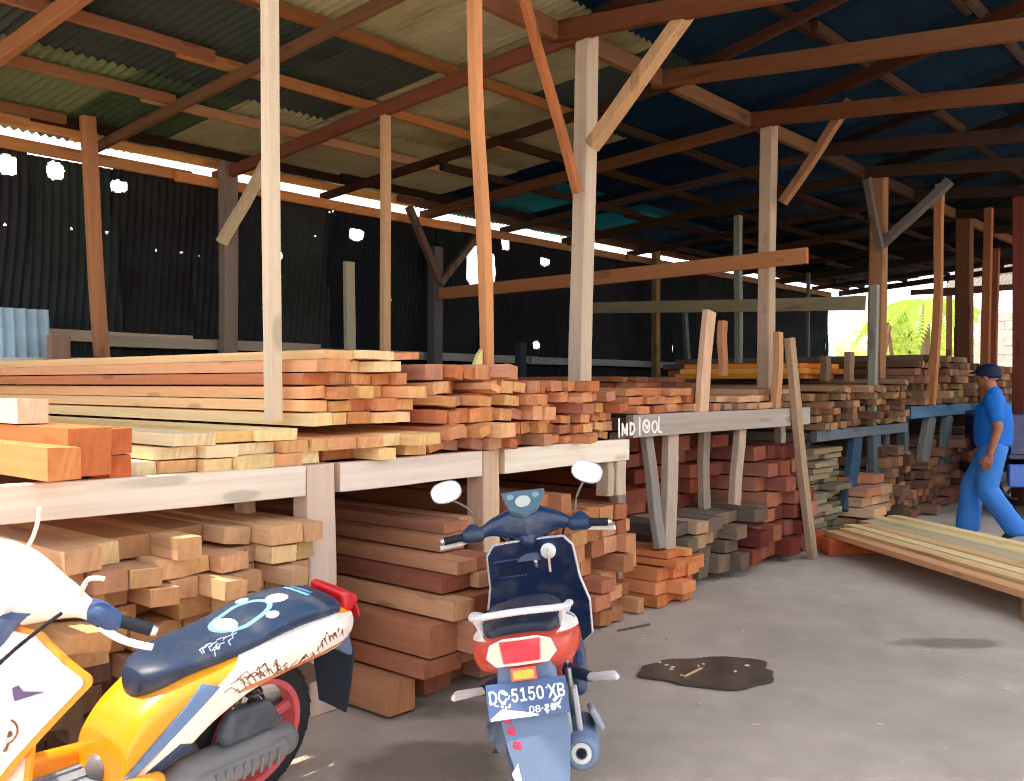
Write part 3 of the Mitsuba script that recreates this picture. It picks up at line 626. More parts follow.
for i, (a, b, lab) in enumerate(((0.14, 0.0, 'orange-red support block under the near ends of the floor planks, nearer one'), (-0.22, -0.12, 'orange-red timber block beside the long leaning stake at the plank ends'))):
    k = tag(numbered('support_block'), lab, 'block')
    c0 = np.array([*near0, 0]) + D3 * a + P3 * (0.64 + b if i == 0 else -0.02) + np.array([0, 0, 0.074])
    put(k, prism_box(c0, P3, D3, np.array([0, 0, 1.0]), 1.4 if i == 0 else 0.30, 0.13 if i == 0 else 0.3, 0.145, jit=0.003), 'wood_plank', vary((206, 108, 76), 5))
k = tag(numbered('support_block'), 'squared bearer under the floor planks near the right edge', 'block')
put(k, prism_box(np.array([*near0, 0]) + D3 * 2.6 + P3 * 0.62 + np.array([0, 0, 0.074]), P3, D3, np.array([0, 0, 1.0]), 1.3, 0.12, 0.145), 'wood_plank', (150, 110, 84))

# ------------------------------------------------------------------ small things in the shed
k = tag(numbered('metal_sheet'), 'pale blue offcut of corrugated sheet leaning at the left edge before the dark wall', 'metal sheet')
a, b = at(-40, 345, t=7.95), at(50, 345, t=7.95)
ss = np.linspace(a[0], b[0], 90); zs = np.linspace(1.70, at(0, 306, t=7.95)[2], 5)
V = np.array([W(s + (z - 1.7) * 0.10, 7.92 + 0.35 * (z - 1.7) + 0.02 * math.cos(2 * math.pi * s / 0.09), z) for z in zs for s in ss])
n = len(ss); f = np.array([[j*n+i, j*n+i+1, (j+1)*n+i+1, (j+1)*n+i] for j in range(4) for i in range(n-1)])
put(k, (V, f), 'sheet', (176, 206, 224), smooth=True)
k = tag(numbered('white_plank'), 'wide white plank lying behind the boards at the left edge', 'plank')
a, b = at(-60, 362, t=7.7), at(98, 360, t=7.7)
put(k, stick(W(a[0], 7.75, 1.66), W(b[0], 7.75, 1.68), 0.05, 0.16, side=B3), 'wood_rail', (232, 226, 216))
a = at(60, 352, t=7.6)
stake('stubby brown-grey stake left of the leaning orange pole', W(a[0], 7.62, 0), W(a[0], 7.62, 1.93), 0.15, 0.1, (158, 130, 112))
for px, lab in ((583, 'stubby grey post behind the stack end, right of the dark one'), (521, 'dark stub post before the dark wall right of the wavy pole')):
    a = at(px, 347 if px == 583 else 343, t=7.6)
    stake(lab, W(a[0], 7.6, 0), W(a[0], 7.6, a[2] + .3 * 0), 0.12, 0.1, (100, 104, 100) if px == 583 else (60, 66, 72))

# puddle and litter on the floor
def blob(cx, cy, rx, ry, seed, n=64, z=0.0):
    r = np.random.default_rng(seed); ph = r.uniform(0, 6.28, 5)
    a = np.linspace(0, 2 * np.pi, n, endpoint=False)
    rad = 1 + 0.10 * np.sin(2 * a + ph[0]) + 0.09 * np.sin(3 * a + ph[1]) + 0.05 * np.sin(5 * a + ph[2]) + 0.04 * np.sin(9 * a + ph[3])
    return Polygon(np.stack([cx + rx * rad * np.cos(a), cy + ry * rad * np.sin(a)], 1))
scene['wet'] = {'type': 'principled', 'base_color': proc(rough_fn((0.055, 0.045, 0.036), (0.10, 0.08, 0.062), 7)), 'roughness': 0.22, 'specular': 0.30}
pb = blob(1.06, 5.02, 0.39, 0.24, 5)
m = trimesh.creation.extrude_polygon(pb, 0.010, engine='earcut'); m.apply_translation([0, 0, 0.0])
k = tag('puddle', 'dark wet puddle on the floor in front of the lumber racks', 'puddle'); put(k, m, 'wet')
k = tag(numbered('wood_chip'), 'thin pale splinter of wood lying across the puddle', 'wood chip')
put(k, stick([0.90, 4.90, 0.016], [1.02, 5.04, 0.018], 0.012, 0.008, side=[1, 0, 0]), 'wood_lumber', (206, 176, 140))
r3 = random.Random(77)
sc = [trimesh.creation.extrude_polygon(blob(1.02 + r3.uniform(-0.22, 0.27), 5.02 + r3.uniform(-0.10, 0.16), r3.uniform(.006, .018), r3.uniform(.006, .014), 100 + i, 9), 0.003, engine='earcut').apply_translation([0, 0, 0.0095]) for i in range(9)]
k = tag('sawdust_scraps', 'tiny whitish scraps floating in the dark puddle', 'scraps', None, 'stuff'); put(k, sc, 'matte', (200, 192, 180))
k = tag(numbered('wood_chip'), 'thin dark twig on the bare floor right of the black scooter', 'twig')
put(k, stick([0.66, 5.85, 0.006], [0.88, 6.0, 0.008], 0.012, 0.01, side=[1, 0, 0]), 'wood_lumber', (120, 100, 86))
fl = []
for i in range(34):
    x, y = r3.uniform(0.6, 4.2), r3.uniform(3.9, 7.8)
    if x > 2.5 and y > 5.6: continue
    z0 = 0.014 * (float(meshkit.fbm(np.array([[x, y, 0.0]]) * 0.8, 3)[0]) - 0.55) - 0.004
    fl.append(trimesh.creation.extrude_polygon(blob(x, y, r3.uniform(.006, .024), r3.uniform(.005, .012), 200 + i, 8), 0.004, engine='earcut').apply_translation([0, 0, z0 + 0.001]))
k = tag('wood_flakes', 'small pale wood flakes scattered over the bare floor', 'flakes', None, 'stuff'); put(k, fl, 'matte', (204, 186, 162))
# ------------------------------------------------------------------ scooter parts in a local frame: x forward, y left, z up, origin on the ground under the rear axle
from scipy.interpolate import PchipInterpolator

def sgnpow(c, p): return np.sign(c) * np.abs(c) ** p

def loft(secs, n=32, m=40, axis='x'):
    """secs: rows (x, cy, cz, half width, half height up, half height down, exponent): superellipse rings across x, smoothly joined, capped"""
    S = np.array(secs, float)
    q = np.linspace(0, 1, len(S)); Q = np.linspace(0, 1, m)
    P = np.stack([PchipInterpolator(q, S[:, i])(Q) for i in range(S.shape[1])], 1)
    a = np.linspace(0, 2 * np.pi, n, endpoint=False)
    V = []
    for x, cy, cz, hw, hu, hd, e in P:
        c, s = np.cos(a), np.sin(a)
        y = cy + hw * sgnpow(c, 2 / e); z = cz + np.where(s > 0, hu, hd) * sgnpow(s, 2 / e)
        V.append(np.stack([np.full(n, x), y, z], 1))
    V = np.concatenate(V)
    F = []
    for k in range(m - 1):
        for i in range(n):
            j = (i + 1) % n
            F += [[k*n+i, k*n+j, (k+1)*n+j], [k*n+i, (k+1)*n+j, (k+1)*n+i]]
    c0, c1 = len(V), len(V) + 1
    V = np.vstack([V, V[:n].mean(0), V[(m-1)*n:m*n].mean(0)])
    for i in range(n):
        j = (i + 1) % n
        F += [[c0, j, i], [c1, (m-1)*n+i, (m-1)*n+j]]
    mesh = trimesh.Trimesh(V, np.array(F), process=False)
    if mesh.volume < 0: mesh.invert()
    return mesh, P

def tube(pts, rad, sides=14, m=None, flat=1.0):
    """smooth tube through the points; rad: number or list; flat squeezes its section"""
    p = np.array(pts, float); q = np.linspace(0, 1, len(p))
    m = m or max(2, 7 * (len(p) - 1))
    Q = np.linspace(0, 1, m)
    if len(p) > 2: P = np.stack([PchipInterpolator(q, p[:, i])(Q) for i in range(3)], 1)
    else: P = p[0] + Q[:, None] * (p[1] - p[0])
    R = np.interp(Q, q, np.broadcast_to(rad, len(p)))
    t = np.gradient(P, axis=0); t /= np.linalg.norm(t, axis=1, keepdims=True)
    up = np.array([0, 0, 1.0])
    A = np.cross(t, np.where(np.abs(t[:, 2:]) < 0.95, up, [1.0, 0, 0])); A /= np.linalg.norm(A, axis=1, keepdims=True)
    B = np.cross(t, A)
    a = np.linspace(0, 2 * np.pi, sides, endpoint=False)
    V = (P[:, None] + R[:, None, None] * (np.cos(a)[None, :, None] * A[:, None] + flat * np.sin(a)[None, :, None] * B[:, None])).reshape(-1, 3)
    F = []
    for k in range(m - 1):
        for i in range(sides):
            j = (i + 1) % sides
            F += [[k*sides+i, k*sides+j, (k+1)*sides+j], [k*sides+i, (k+1)*sides+j, (k+1)*sides+i]]
    c0, c1 = len(V), len(V) + 1
    V = np.vstack([V, P[0], P[-1]])
    for i in range(sides):
        j = (i + 1) % sides
        F += [[c0, j, i], [c1, (m-1)*sides+i, (m-1)*sides+j]]
    mesh = trimesh.Trimesh(V, np.array(F), process=False)
    if mesh.volume < 0: mesh.invert()
    return mesh

def hull(spheres, seg=16):
    return trimesh.convex.convex_hull(np.vstack([np.array(c) + r * trimesh.creation.icosphere(subdivisions=2).vertices for c, r in spheres]))

def lathe(profile, n=40):
    """revolved round the y axis: profile rows (radius, y)"""
    m = trimesh.creation.revolve(np.array(profile, float), sections=n)      # about z
    v = np.array(m.vertices); m.vertices = np.stack([v[:, 0], v[:, 2], v[:, 1]], 1)
    m.fix_normals()
    return m

def rot(m, axis, deg, about=(0, 0, 0)):
    m = m.copy(); m.apply_transform(trimesh.transformations.rotation_matrix(math.radians(deg), axis, about)); return m
def mov(m, d):
    m = m.copy(); m.apply_translation(d); return m

def slab(poly, fn, thick, maxe=0.025):
    """a flat outline bent onto the surface fn(u, v) -> 3D points; thick towards the outward normal"""
    polys = getattr(poly, 'geoms', [poly])
    out = []
    for pg in polys:
        v2, f = trimesh.creation.triangulate_polygon(pg, engine='earcut')
        v3 = np.column_stack([v2, np.zeros(len(v2))])
        v3, f = trimesh.remesh.subdivide_to_size(v3, f, maxe)
        mm = trimesh.Trimesh(v3, f, process=True)
        u, f = np.array(mm.vertices)[:, :2], np.array(mm.faces)
        e = 1e-4
        p = fn(u[:, 0], u[:, 1]); pu = fn(u[:, 0] + e, u[:, 1]) - p; pv = fn(u[:, 0], u[:, 1] + e) - p
        nn = np.cross(pu, pv); nn /= np.linalg.norm(nn, axis=1, keepdims=True) + 1e-12
        top, bot = p + nn * thick, p - nn * 0.002
        n = len(p)
        ed = np.sort(mm.edges, axis=1); uq, ct = np.unique(ed, axis=0, return_counts=True)
        be = {tuple(x) for x in uq[ct == 1]}
        F = list(f) + [x[::-1] + n for x in f]
        for a, b in mm.edges:
            if tuple(sorted((a, b))) in be: F += [[a, a + n, b], [b, a + n, b + n]]
        out.append(trimesh.Trimesh(np.vstack([top, bot]), np.array(F), process=False))
    return trimesh.util.concatenate(out)

def wheel(rim_rgb):
    t = [(0.205 , -0.036), (0.225, -0.046), (0.247, -0.045), (0.262, -0.032), (0.270, -0.014), (0.270, 0.014), (0.262, 0.032), (0.247, 0.045), (0.225, 0.046), (0.205, 0.036), (0.205, -0.036)]
    tyre = lathe(t, 56)
    tread = [prism_box(np.array([0.268 * math.cos(a), sy * 0.017, 0.268 * math.sin(a)]), np.array([-math.sin(a), 0.5 * sy, math.cos(a)]) / math.hypot(1, .5), np.array([0.5 * sy * math.sin(a), 1, -0.5 * sy * math.cos(a)]) / math.hypot(1, .5), np.array([math.cos(a), 0, math.sin(a)]), 0.03, 0.012, 0.008)
             for a in np.linspace(0, 2 * np.pi, 30, endpoint=False) for sy in (-1, 1)]
    rim = [lathe([(0.186, -0.034), (0.207, -0.038), (0.207, 0.038), (0.186, 0.034), (0.182, 0.0), (0.186, -0.034)], 48), lathe([(0.0, -0.045), (0.045, -0.045), (0.05, 0), (0.045, 0.045), (0, 0.045)], 24)]
    for k in range(5):
        a = k * 2 * math.pi / 5 + 0.3
        rim.append(prism_box(np.array([0.112 * math.cos(a), 0, 0.112 * math.sin(a)]), np.array([math.cos(a), 0, math.sin(a)]), np.array([0, 1.0, 0]), np.array([-math.sin(a), 0, math.cos(a)]), 0.16, 0.03, 0.034, chamfer=0.006))
    return tyre, tread, rim

def disc_xz(r0, r1, y, h, n=36): return mov(lathe([(r0, -h), (r1, -h), (r1, h), (r0, h), (r0, -h)], n), (0, y, 0))

def make_scooter(key, C, M, steer, decals):
    """C: colours by part. M: local -> world matrix. steer: degrees, the bars turned left when positive."""
    def part(name, mesh, bsdf, rgb, smooth=35, parent=key, st=False, label=None):
        if isinstance(mesh, list): mesh = trimesh.util.concatenate(mesh)
        mesh = mesh.copy()
        if st == 'bars':
            mesh.apply_translation([0, 0, C.get('drop', 0)])
            if C.get('wide'): mesh.apply_translation([-.97, 0, -.95]); mesh.apply_scale(C['wide']); mesh.apply_translation([.97, 0, .97])
        if st:
            mesh.apply_transform(trimesh.transformations.rotation_matrix(math.radians(steer), [-math.sin(math.radians(26)), 0, math.cos(math.radians(26))], [0.97, 0, 0.88]))
        mesh.apply_transform(M)
        k = put(kidname(parent, name), mesh, bsdf, rgb, smooth=smooth, seed=0.5)
        if label: tag(k, label)
        return k
    # wheels, suspension, engine
    for nm, x, st in (('rear', 0.0, False), ('front', 1.25, True)):
        tyre, tread, rim = wheel(None)
        k = part('wheel', [mov(r, (x, 0, .27)) for r in rim], 'satin', C['rim'], 30, st=st)
        part('tyre', [mov(tyre, (x, 0, .27))] + [mov(t, (x, 0, .27)) for t in tread], 'matte', (44, 46, 50), 40, parent=k, st=st)
        if nm == 'front':
            part('brake_disc', mov(disc_xz(0.06, 0.10, -0.045, 0.002), (x, 0, .27)), 'metal', (150, 150, 150), 30, parent=k, st=True)
    for s_ in (-1, 1):
        part('fork_leg', tube([(1.25, 0.065 * s_, 0.27), (1.03, 0.065 * s_, 0.74)], [0.021, 0.025]), 'satin', (60, 62, 66), 40, st=True)
    fsec, _ = loft([(1.0, 0, .40, .05, .10, .02, 2.2), (1.08, 0, .50, .085, .08, .05, 2.4), (1.2, 0, .545, .092, .06, .06, 2.4), (1.35, 0, .52, .085, .05, .05, 2.4), (1.47, 0, .43, .05, .04, .06, 2.2)], m=24)
    cut = trimesh.creation.cylinder(0.278, 0.13, sections=40); cut = rot(cut, [1, 0, 0], 90); cut.apply_translation((1.25, 0, .27))
    try:
        fsec = trimesh.boolean.difference([fsec, cut], engine='manifold')
    except Exception: pass
    part('front_fender', fsec, 'gloss', C['front'], 40, st=True)
    # swing unit: transmission case on the left, engine, shock, airbox
    part('transmission_case', [hull([((-.05, .115, .27), .062), ((.05, .115, .275), .072), ((.36, .115, .255), .075), ((.43, .11, .24), .055)]), hull([((.0, .16, .275), .04), ((.34, .165, .255), .045)])] +
         [prism_box(np.array([x, .203, .265]), np.array([1.0, 0, 0]), np.array([0, 1.0, 0]), np.array([0, 0, 1.0]), .012, .014, .06, chamfer=.003) for x in np.linspace(.04, .30, 8)], 'satin', C['engine'], 30)
    part('engine_block', [hull([((.30, .0, .27), .07), ((.46, 0, .29), .075), ((.40, -.05, .27), .07)]), hull([((.42, -.02, .30), .055), ((.58, -.02, .33), .05)])], 'satin', C['engine'], 30)
    part('air_box', hull([((.02, .125, .37), .03), ((.22, .13, .375), .035), ((.05, .12, .43), .022), ((.2, .125, .43), .025)]), 'satin', (70, 76, 86), 30)
    coil = [(0.02 + 0.10 * q + 0.030 * math.cos(q * 2 * math.pi * 6), .095 + .03 * math.sin(q * 2 * math.pi * 6), 0.34 + 0.20 * q) for q in np.linspace(0, 1, 80)]
    k = part('shock_absorber', tube([(0.0, .095, .28), (0.13, .095, .58)], .014), 'satin', (60, 60, 62), 40)
    part('coil_spring', tube(coil, 0.006, sides=6, m=160), 'satin', (56, 58, 62), 40, parent=k)
    part('centre_stand', [tube([(.42, s_ * .09, .22), (.30, s_ * .11, .10), (.10, s_ * .12, .11)], .011) for s_ in (-1, 1)], 'satin', (50, 50, 52), 40)
    # silencer on the right
    ex0, ex1 = np.array([-.34, -.145, .30]), np.array([.06, -.15, .25])
    d = (ex1 - ex0) / np.linalg.norm(ex1 - ex0)
    pipe = lathe([(0, 0), (.016, 0.0), (.016, .003), (.030, .002), (.042, -.004), (.052, .004), (.060, .018), (.060, .10), (.058, .36), (.045, .41), (.016, .45), (0, .45)], 36)
    al = trimesh.geometry.align_vectors([0, 1, 0], d); pipe.apply_transform(al); pipe.apply_translation(ex0)
    k = part('silencer', pipe, 'satin', C['silencer'], 30)
    hole = lathe([(0, -.002), (.015, -.002), (.015, .004), (0, .004)], 20); hole.apply_transform(al); hole.apply_translation(ex0 - d * .003)
    part('tail_pipe', hole, 'matte', (14, 14, 16), 30, parent=k)
    ring = lathe([(.020, -.006), (.034, -.006), (.034, .002), (.020, .002), (.020, -.006)], 30); ring.apply_transform(al); ring.apply_translation(ex0 + d * .002)
    part('end_ring', ring, 'satin', (206, 206, 206), 30, parent=k)
    part('exhaust_pipe', tube([ex1 + d * .04, (.30, -.13, .20), (.46, -.08, .20), (.52, -.02, .27)], .016), 'satin', (110, 104, 98), 40)
    part('heat_shield', hull([((-.22, -.222, .335), .012), ((.02, -.208, .285), .012), ((-.2, -.200, .385), .012), ((.02, -.19, .33), .012)]), 'satin', (140, 150, 166), 30, parent=k)
    part('swing_arm', [tube([(0.0, -.10, .27), (.2, -.095, .30), (.45, -.07, .28)], [.03, .028, .03]), tube([(-.02, -.115, .33), (-.06, -.13, .47), (.0, -.12, .60)], [.018, .013, .012])], 'metal', (150, 158, 170), 40)
    part('silencer_bracket', [prism_box(np.array([-.24, y, .415]), np.array([1.0, 0, 0]), np.array([0, 1.0, 0]), np.array([.1, 0, 1.0]) / 1.005, .05, .018, .15, chamfer=.004) for y in (-.115, -.15)], 'satin', (186, 190, 196), 30)
    # body
    bsec = [(-.375, 0, .655, .055, .028, .03, 2.5), (-.33, 0, .655, .135, .055, .06, 2.6), (-.22, 0, .645, .178, .070, .085, 2.8), (-.05, 0, .630, .192, .075, .080, 2.9), (.12, 0, .605, .186, .075, .08, 3.2), (.28, 0, .560, .168, .09, .125, 3.2),
            (.42, 0, .515, .150, .10, .20, 3.2), (.54, 0, .44, .135, .10, .16, 3.2), (.60, 0, .38, .13, .06, .11, 3)]
    body, BP = loft(bsec, n=40, m=60)
    part('body', body, 'gloss', C['body'], 50)
    def side(sg):
        def fn(x, z):
            cz, hw, hu, hd, ee = [np.interp(x, BP[:, 0], BP[:, i]) for i in (2, 3, 4, 5, 6)]
            h = np.where(z > cz, hu, hd)
            r = np.clip(np.abs((z - cz) / h), 0, .995)
            y = hw * (1 - r ** ee) ** (1 / ee)
            y = np.maximum(y, hw * 0.30)
            return np.stack([x, sg * y, z], -1)
        return fn
    # floor board and its side rails
    part('floor_board', [prism_box(np.array([.72, 0, .285]), np.array([1.0, 0, 0]), np.array([0, 1.0, 0]), np.array([0, 0, 1.0]), .36, .30, .03, chamfer=.008)] +
         [prism_box(np.array([.72, y, .303]), np.array([1.0, 0, 0]), np.array([0, 1.0, 0]), np.array([0, 0, 1.0]), .28, .03, .008) for y in (-.11, -.055, 0, .055, .11)], 'matte', C['floor'], 30)
    for sg in (1, -1):
        part('side_rail', hull([((.50, sg * .145, .25), .035), ((.90, sg * .155, .27), .035), ((.94, sg * .15, .36), .028), ((.50, sg * .15, .32), .03)]), 'gloss', C['rail'], 40)
    # seat
    seat, SP = loft([(-.30, 0, .715, .09, .026, .04, 2.4), (-.24, 0, .722, .130, .040, .045, 2.6), (-.10, 0, .725, .140, .045, .05, 2.6), (.06, 0, .705, .143, .042, .05, 2.6), (.14, 0, .685, .140, .034, .05, 2.6), (.24, 0, .668, .132, .034, .05, 2.6), (.36, 0, .658, .118, .032, .06, 2.5),
                     (.46, 0, .64, .095, .030, .08, 2.4), (.52, 0, .615, .05, .026, .06, 2.2)], n=36, m=50)
    kseat = part('seat', seat, 'satin', C['seat'], 60)
    part('seat_piping', [tube([(x, sg * (np.interp(x, SP[:, 0], SP[:, 3]) * 0.99), np.interp(x, SP[:, 0], SP[:, 2]) - .008) for x in np.linspace(-.27, .48, 12)], .004, sides=6) for sg in (1, -1)], 'satin', C['piping'], 40, parent=kseat)
    # grab rail round the rear of the seat
    gr = [(.02, .165, .715), (-.12, .172, .752), (-.24, .160, .770), (-.325, .10, .790), (-.345, 0, .797), (-.325, -.10, .790), (-.24, -.160, .770), (-.12, -.172, .752), (.02, -.165, .715)]
    if C.get('lamp'):
        part('mirror_stem', tube([(.94, .19, 1.03), (.945, .20, 1.09), (.93, .235, 1.10)], .007), 'satin', (220, 214, 206), 40, st='bars')
        part('loose_cable', tube([(.97, .02, 1.10), (.965, .03, 1.17), (.97, .025, 1.24)], .006, sides=8), 'satin', (236, 206, 200), 40, st='bars')
        part('tail_lamp', hull([((-.385, .06, .715), .03), ((-.385, -.06, .715), .03), ((-.33, .08, .75), .02), ((-.33, -.08, .75), .02), ((-.34, .085, .70), .025), ((-.34, -.085, .70), .025)]), 'gloss', (206, 28, 40), 40)
    if not C.get('lamp'): part('grab_rail', [tube(gr, .016, sides=12, m=90, flat=0.75)] + [tube([(-.25, sg * .155, .772), (-.20, sg * .13, .69)], .012) for sg in (1, -1)] + [tube([(.0, sg * .166, .718), (.04, sg * .15, .68)], .012) for sg in (1, -1)], 'gloss', C['grab'], 50)
    # tail lamp with turn lenses in a bright bezel
    def tail(u, v):                          # u across, v up; the curved rear face
        return np.stack([-.392 + 0.9 * u ** 2 + 0.25 * (v - .02) , -u, .676 + v * .82], -1)
    hexo = Polygon([(-.112, -.012), (-.098, .034), (-.055, .052), (.055, .052), (.098, .034), (.112, -.012), (.085, -.042), (-.085, -.042)])
    k = part('tail_light', slab(hexo.buffer(.004, join_style=1), tail, .004), 'gloss', C['bezel'], 30)
    part('brake_lens', slab(Polygon([(-.058, -.036), (-.066, .045), (.066, .045), (.058, -.036)]), tail, .012), 'gloss', (214, 24, 38), 40, parent=k)
    for sg in (1, -1):
        part('turn_lens', slab(Polygon([(sg * .061, -.036), (sg * .069, .042), (sg * .093, .031), (sg * .106, -.011), (sg * .082, -.036)][::sg]), tail, .011), 'gloss', C['lens'], 40, parent=k)
    # number plate, reflector, mudguard
    ptilt = 18
    def plate(u, v, off=0.0):
        c_, s_ = math.cos(math.radians(ptilt)), math.sin(math.radians(ptilt))
        return np.stack([-.412 - off * c_ + v * s_ + 0 * u, -u, .528 + v * c_ + off * s_ * 0], -1)
    part('tail_underside', hull([((-.345, .07, .63), .02), ((-.345, -.07, .63), .02), ((-.385, .09, .51), .012), ((-.385, -.09, .51), .012), ((-.20, .08, .62), .02), ((-.20, -.08, .62), .02)]), 'satin', (104, 122, 156), 30)
    if C.get('plate'):
        kp = part('number_plate', slab(sbox(-.128, -.054, .128, .054).buffer(.004), lambda u, v: plate(u, v), .003), 'satin', C['plate'], 30)
        decals['plate'](part, kp, lambda off: (lambda u, v: plate(u, v, off)))
        k = part('reflector', slab(sbox(-.042, .066, .042, .106), lambda u, v: plate(u, v, .028), .008), 'gloss', (206, 84, 66), 30)
        part('reflector_lens', slab(sbox(-.034, .073, .034, .100), lambda u, v: plate(u, v, .036), .004), 'gloss', (250, 176, 44), 30, parent=k)
    def flap(u, v): return np.stack([-.40 + .16 * (.50 + v - .5) * 1.0 - 0.5 * u ** 2 * -1 - .16 * 0 + 0 * v, -u, .50 + v], -1)
    kf = part('rear_mudguard', slab(Polygon([(-.105, 0.02), (.118, 0.02), (.122, -.10), (.095, -.27), (-.055, -.27), (-.085, -.13)]), flap, .006), 'matte', C['flap'], 30)
    if C.get('plate'): part('inner_mudguard', [loft([(-.36, 0, .33, .10, .22, .14, 3.4), (-.29, 0, .36, .105, .22, .12, 3.4), (-.27, 0, .40, .105, .2, .08, 3.4)], m=8)[0]], 'satin', (46, 66, 104), 40)
    decals['flap'](part, kf, flap) if 'flap' in decals else None
    # passenger pegs
    for sg in (1, -1) if C.get('plate') else ():
        k = part('foot_peg', hull([((.06, sg * .20, .425), .014), ((.0, sg * .29, .438), .017), ((-.03, sg * .30, .44), .012)]), 'satin', (232, 232, 236), 40)
        part('peg_bracket', tube([(.14, sg * .12, .44), (.06, sg * .205, .424)], [.028, .02]), 'satin', (40, 52, 76), 40, parent=k)
    # leg shield: inner panel (faces the rider) and the front cover
    def shield(u, v): return np.stack([.985 - .30 * (v - .60) - 1.1 * u ** 2 - 0.0 * v, -u, v], -1)
    inner = Polygon([(-.16, .82), (.16, .82), (.195, .775), (.205, .62), (.235, .50), (.225, .33), (.17, .28), (-.17, .28), (-.225, .33), (-.235, .50), (-.205, .62), (-.195, .775)]).buffer(-.01).buffer(.01)
    part('leg_shield', slab(inner, shield, -.012), 'gloss', C['inner'], 40)
    rim_ = inner.buffer(.006).difference(inner.buffer(-.008))
    part('shield_edge', slab(rim_, lambda u, v: shield(u, v) + np.array([.006, 0, 0]), -.016), 'gloss', C['edge'], 40)
    fc, FP = loft([(.955, 0, .58, .185, .26, .27, 3), (1.01, 0, .60, .175, .25, .25, 2.8), (1.07, 0, .63, .14, .22, .20, 2.6), (1.12, 0, .68, .09, .15, .13, 2.4), (1.14, 0, .69, .04, .08, .07, 2.2)], n=36, m=24)
    v = np.array(fc.vertices); fc.vertices = v + np.stack([.060 - .30 * (v[:, 2] - .60), 0 * v[:, 0], 0 * v[:, 0]], 1)
    part('front_cover', fc, 'gloss', C['front'], 50)
    # rider-side details: pocket, key, hook
    k = part('glove_pocket', slab(Polygon([(-.165, .735), (-.03, .73), (-.04, .665), (-.155, .672)]).buffer(.008), shield, -.02), 'satin', C['pocket'], 40)
    lip = Polygon([(-.165, .735), (-.03, .73), (-.04, .665), (-.155, .672)]).buffer(.012)
    part('pocket_lip', slab(lip.difference(lip.buffer(-.009)), shield, -.030), 'gloss', (70, 92, 128), 40, parent=k)
    p = shield(np.array([.085]), np.array([.765]))[0]
    k = part('ignition_switch', rot(lathe([(0, 0), (.03, 0), (.03, .02), (.024, .026), (0, .026)], 28), [0, 0, 1], 90), 'satin', (50, 70, 104), 30) if False else None
    ig = lathe([(0, 0), (.036, 0), (.036, .016), (.028, .022), (0, .022)], 28); ig = rot(ig, [0, 0, 1], 90); ig.apply_translation(p - np.array([0.010, 0, 0]))
    k = part('ignition_switch', ig, 'gloss', (226, 230, 236), 30)
    part('key', [prism_box(p + np.array([-.05, 0, -.0]), np.array([1.0, 0, 0]), np.array([0, 1.0, 0]), np.array([0, 0, 1.0]), .05, .006, .03), tube([p + np.array([-.06, 0, -.01]), p + np.array([-.058, .003, -.09])], .006)], 'satin', (210, 190, 160), 30, parent=k)
    p = shield(np.array([.02]), np.array([.70]))[0]
    part('bag_hook', [tube([p, p + np.array([-.04, 0, .0]), p + np.array([-.05, 0, .02])], .007), mov(trimesh.creation.icosphere(subdivisions=2, radius=.011), p + np.array([-.05, 0, .024]))], 'metal', (200, 205, 210), 40)
    # steering head and handlebar cover
    part('steering_neck', loft([(.0, 0, 0, .085, .05, .05, 2.6), (.08, 0, 0, .080, .045, .055, 2.4), (.16, 0, 0, .11, .05, .06, 2.4)], m=12)[0].apply_transform(np.array([[.25, 0, -.97, .975], [0, 1, 0, 0], [.97, 0, .25, .82], [0, 0, 0, 1.0]])), 'gloss', C['bars'], 40, st='bars')
    hb = []
    for sg in (1, -1):
        tl = C['tall']
        m_, _ = loft([(0, 0, 0, .075, .062 * tl, .075 * tl, 2.6), (.07, 0.005, .012, .066, .052 * tl, .06 * tl, 2.5), (.15, -.02, .010, .045, .036 * (tl * .5 + .5), .036 * tl, 2.3), (.21, -.045, -.008, .030, .027, .027, 2.2), (.25, -.052, -.014, .026, .024, .024, 2.1)], n=28, m=24)
        v = np.array(m_.vertices)
        m_.vertices = np.stack([.965 + v[:, 1], sg * v[:, 0], 1.0 + v[:, 2]], 1)
        if m_.volume < 0: m_.invert()
        hb.append(m_)
    kh = part('handlebar_cover', hb + [hull([((.965, .05, 1.045), .03), ((.965, -.05, 1.045), .03), ((1.05, .05, 1.02), .035), ((1.05, -.05, 1.02), .035), ((1.0, 0, .94), .05), ((.93, 0, .93), .04)])], 'gloss', C['barcover'], 40, st='bars')
    def dash(u, v): return np.stack([.935 + v * .80, -u, 1.052 + (.035 if C['tall'] == 1.3 else 0) + v * .62 + .0 * u], -1)
    k = part('instrument_panel', slab(Polygon([(-.095, .075), (.095, .075), (.055, -.035), (.0, -.062), (-.055, -.035)]).buffer(.008), dash, .022), 'gloss', C['dash'], 40, st='bars')
    part('speedometer', slab(Point(0, .01).buffer(.036), lambda u, v: dash(u, v) + np.array([-.012, 0, .018]), .004), 'gloss', (206, 214, 210), 40, parent=k, st='bars')
    for sx in (-.06, .06): part('gauge', slab(Point(sx, .045).buffer(.017), lambda u, v: dash(u, v) + np.array([-.012, 0, .018]), .003), 'gloss', (150, 170, 176), 40, parent=k, st='bars')
    part('headlight', hull([((1.09, .05, 1.0), .025), ((1.09, -.05, 1.0), .025), ((1.075, 0, .965), .03), ((1.08, 0, 1.035), .03)]), 'gloss', (216, 220, 222), 40, st='bars')
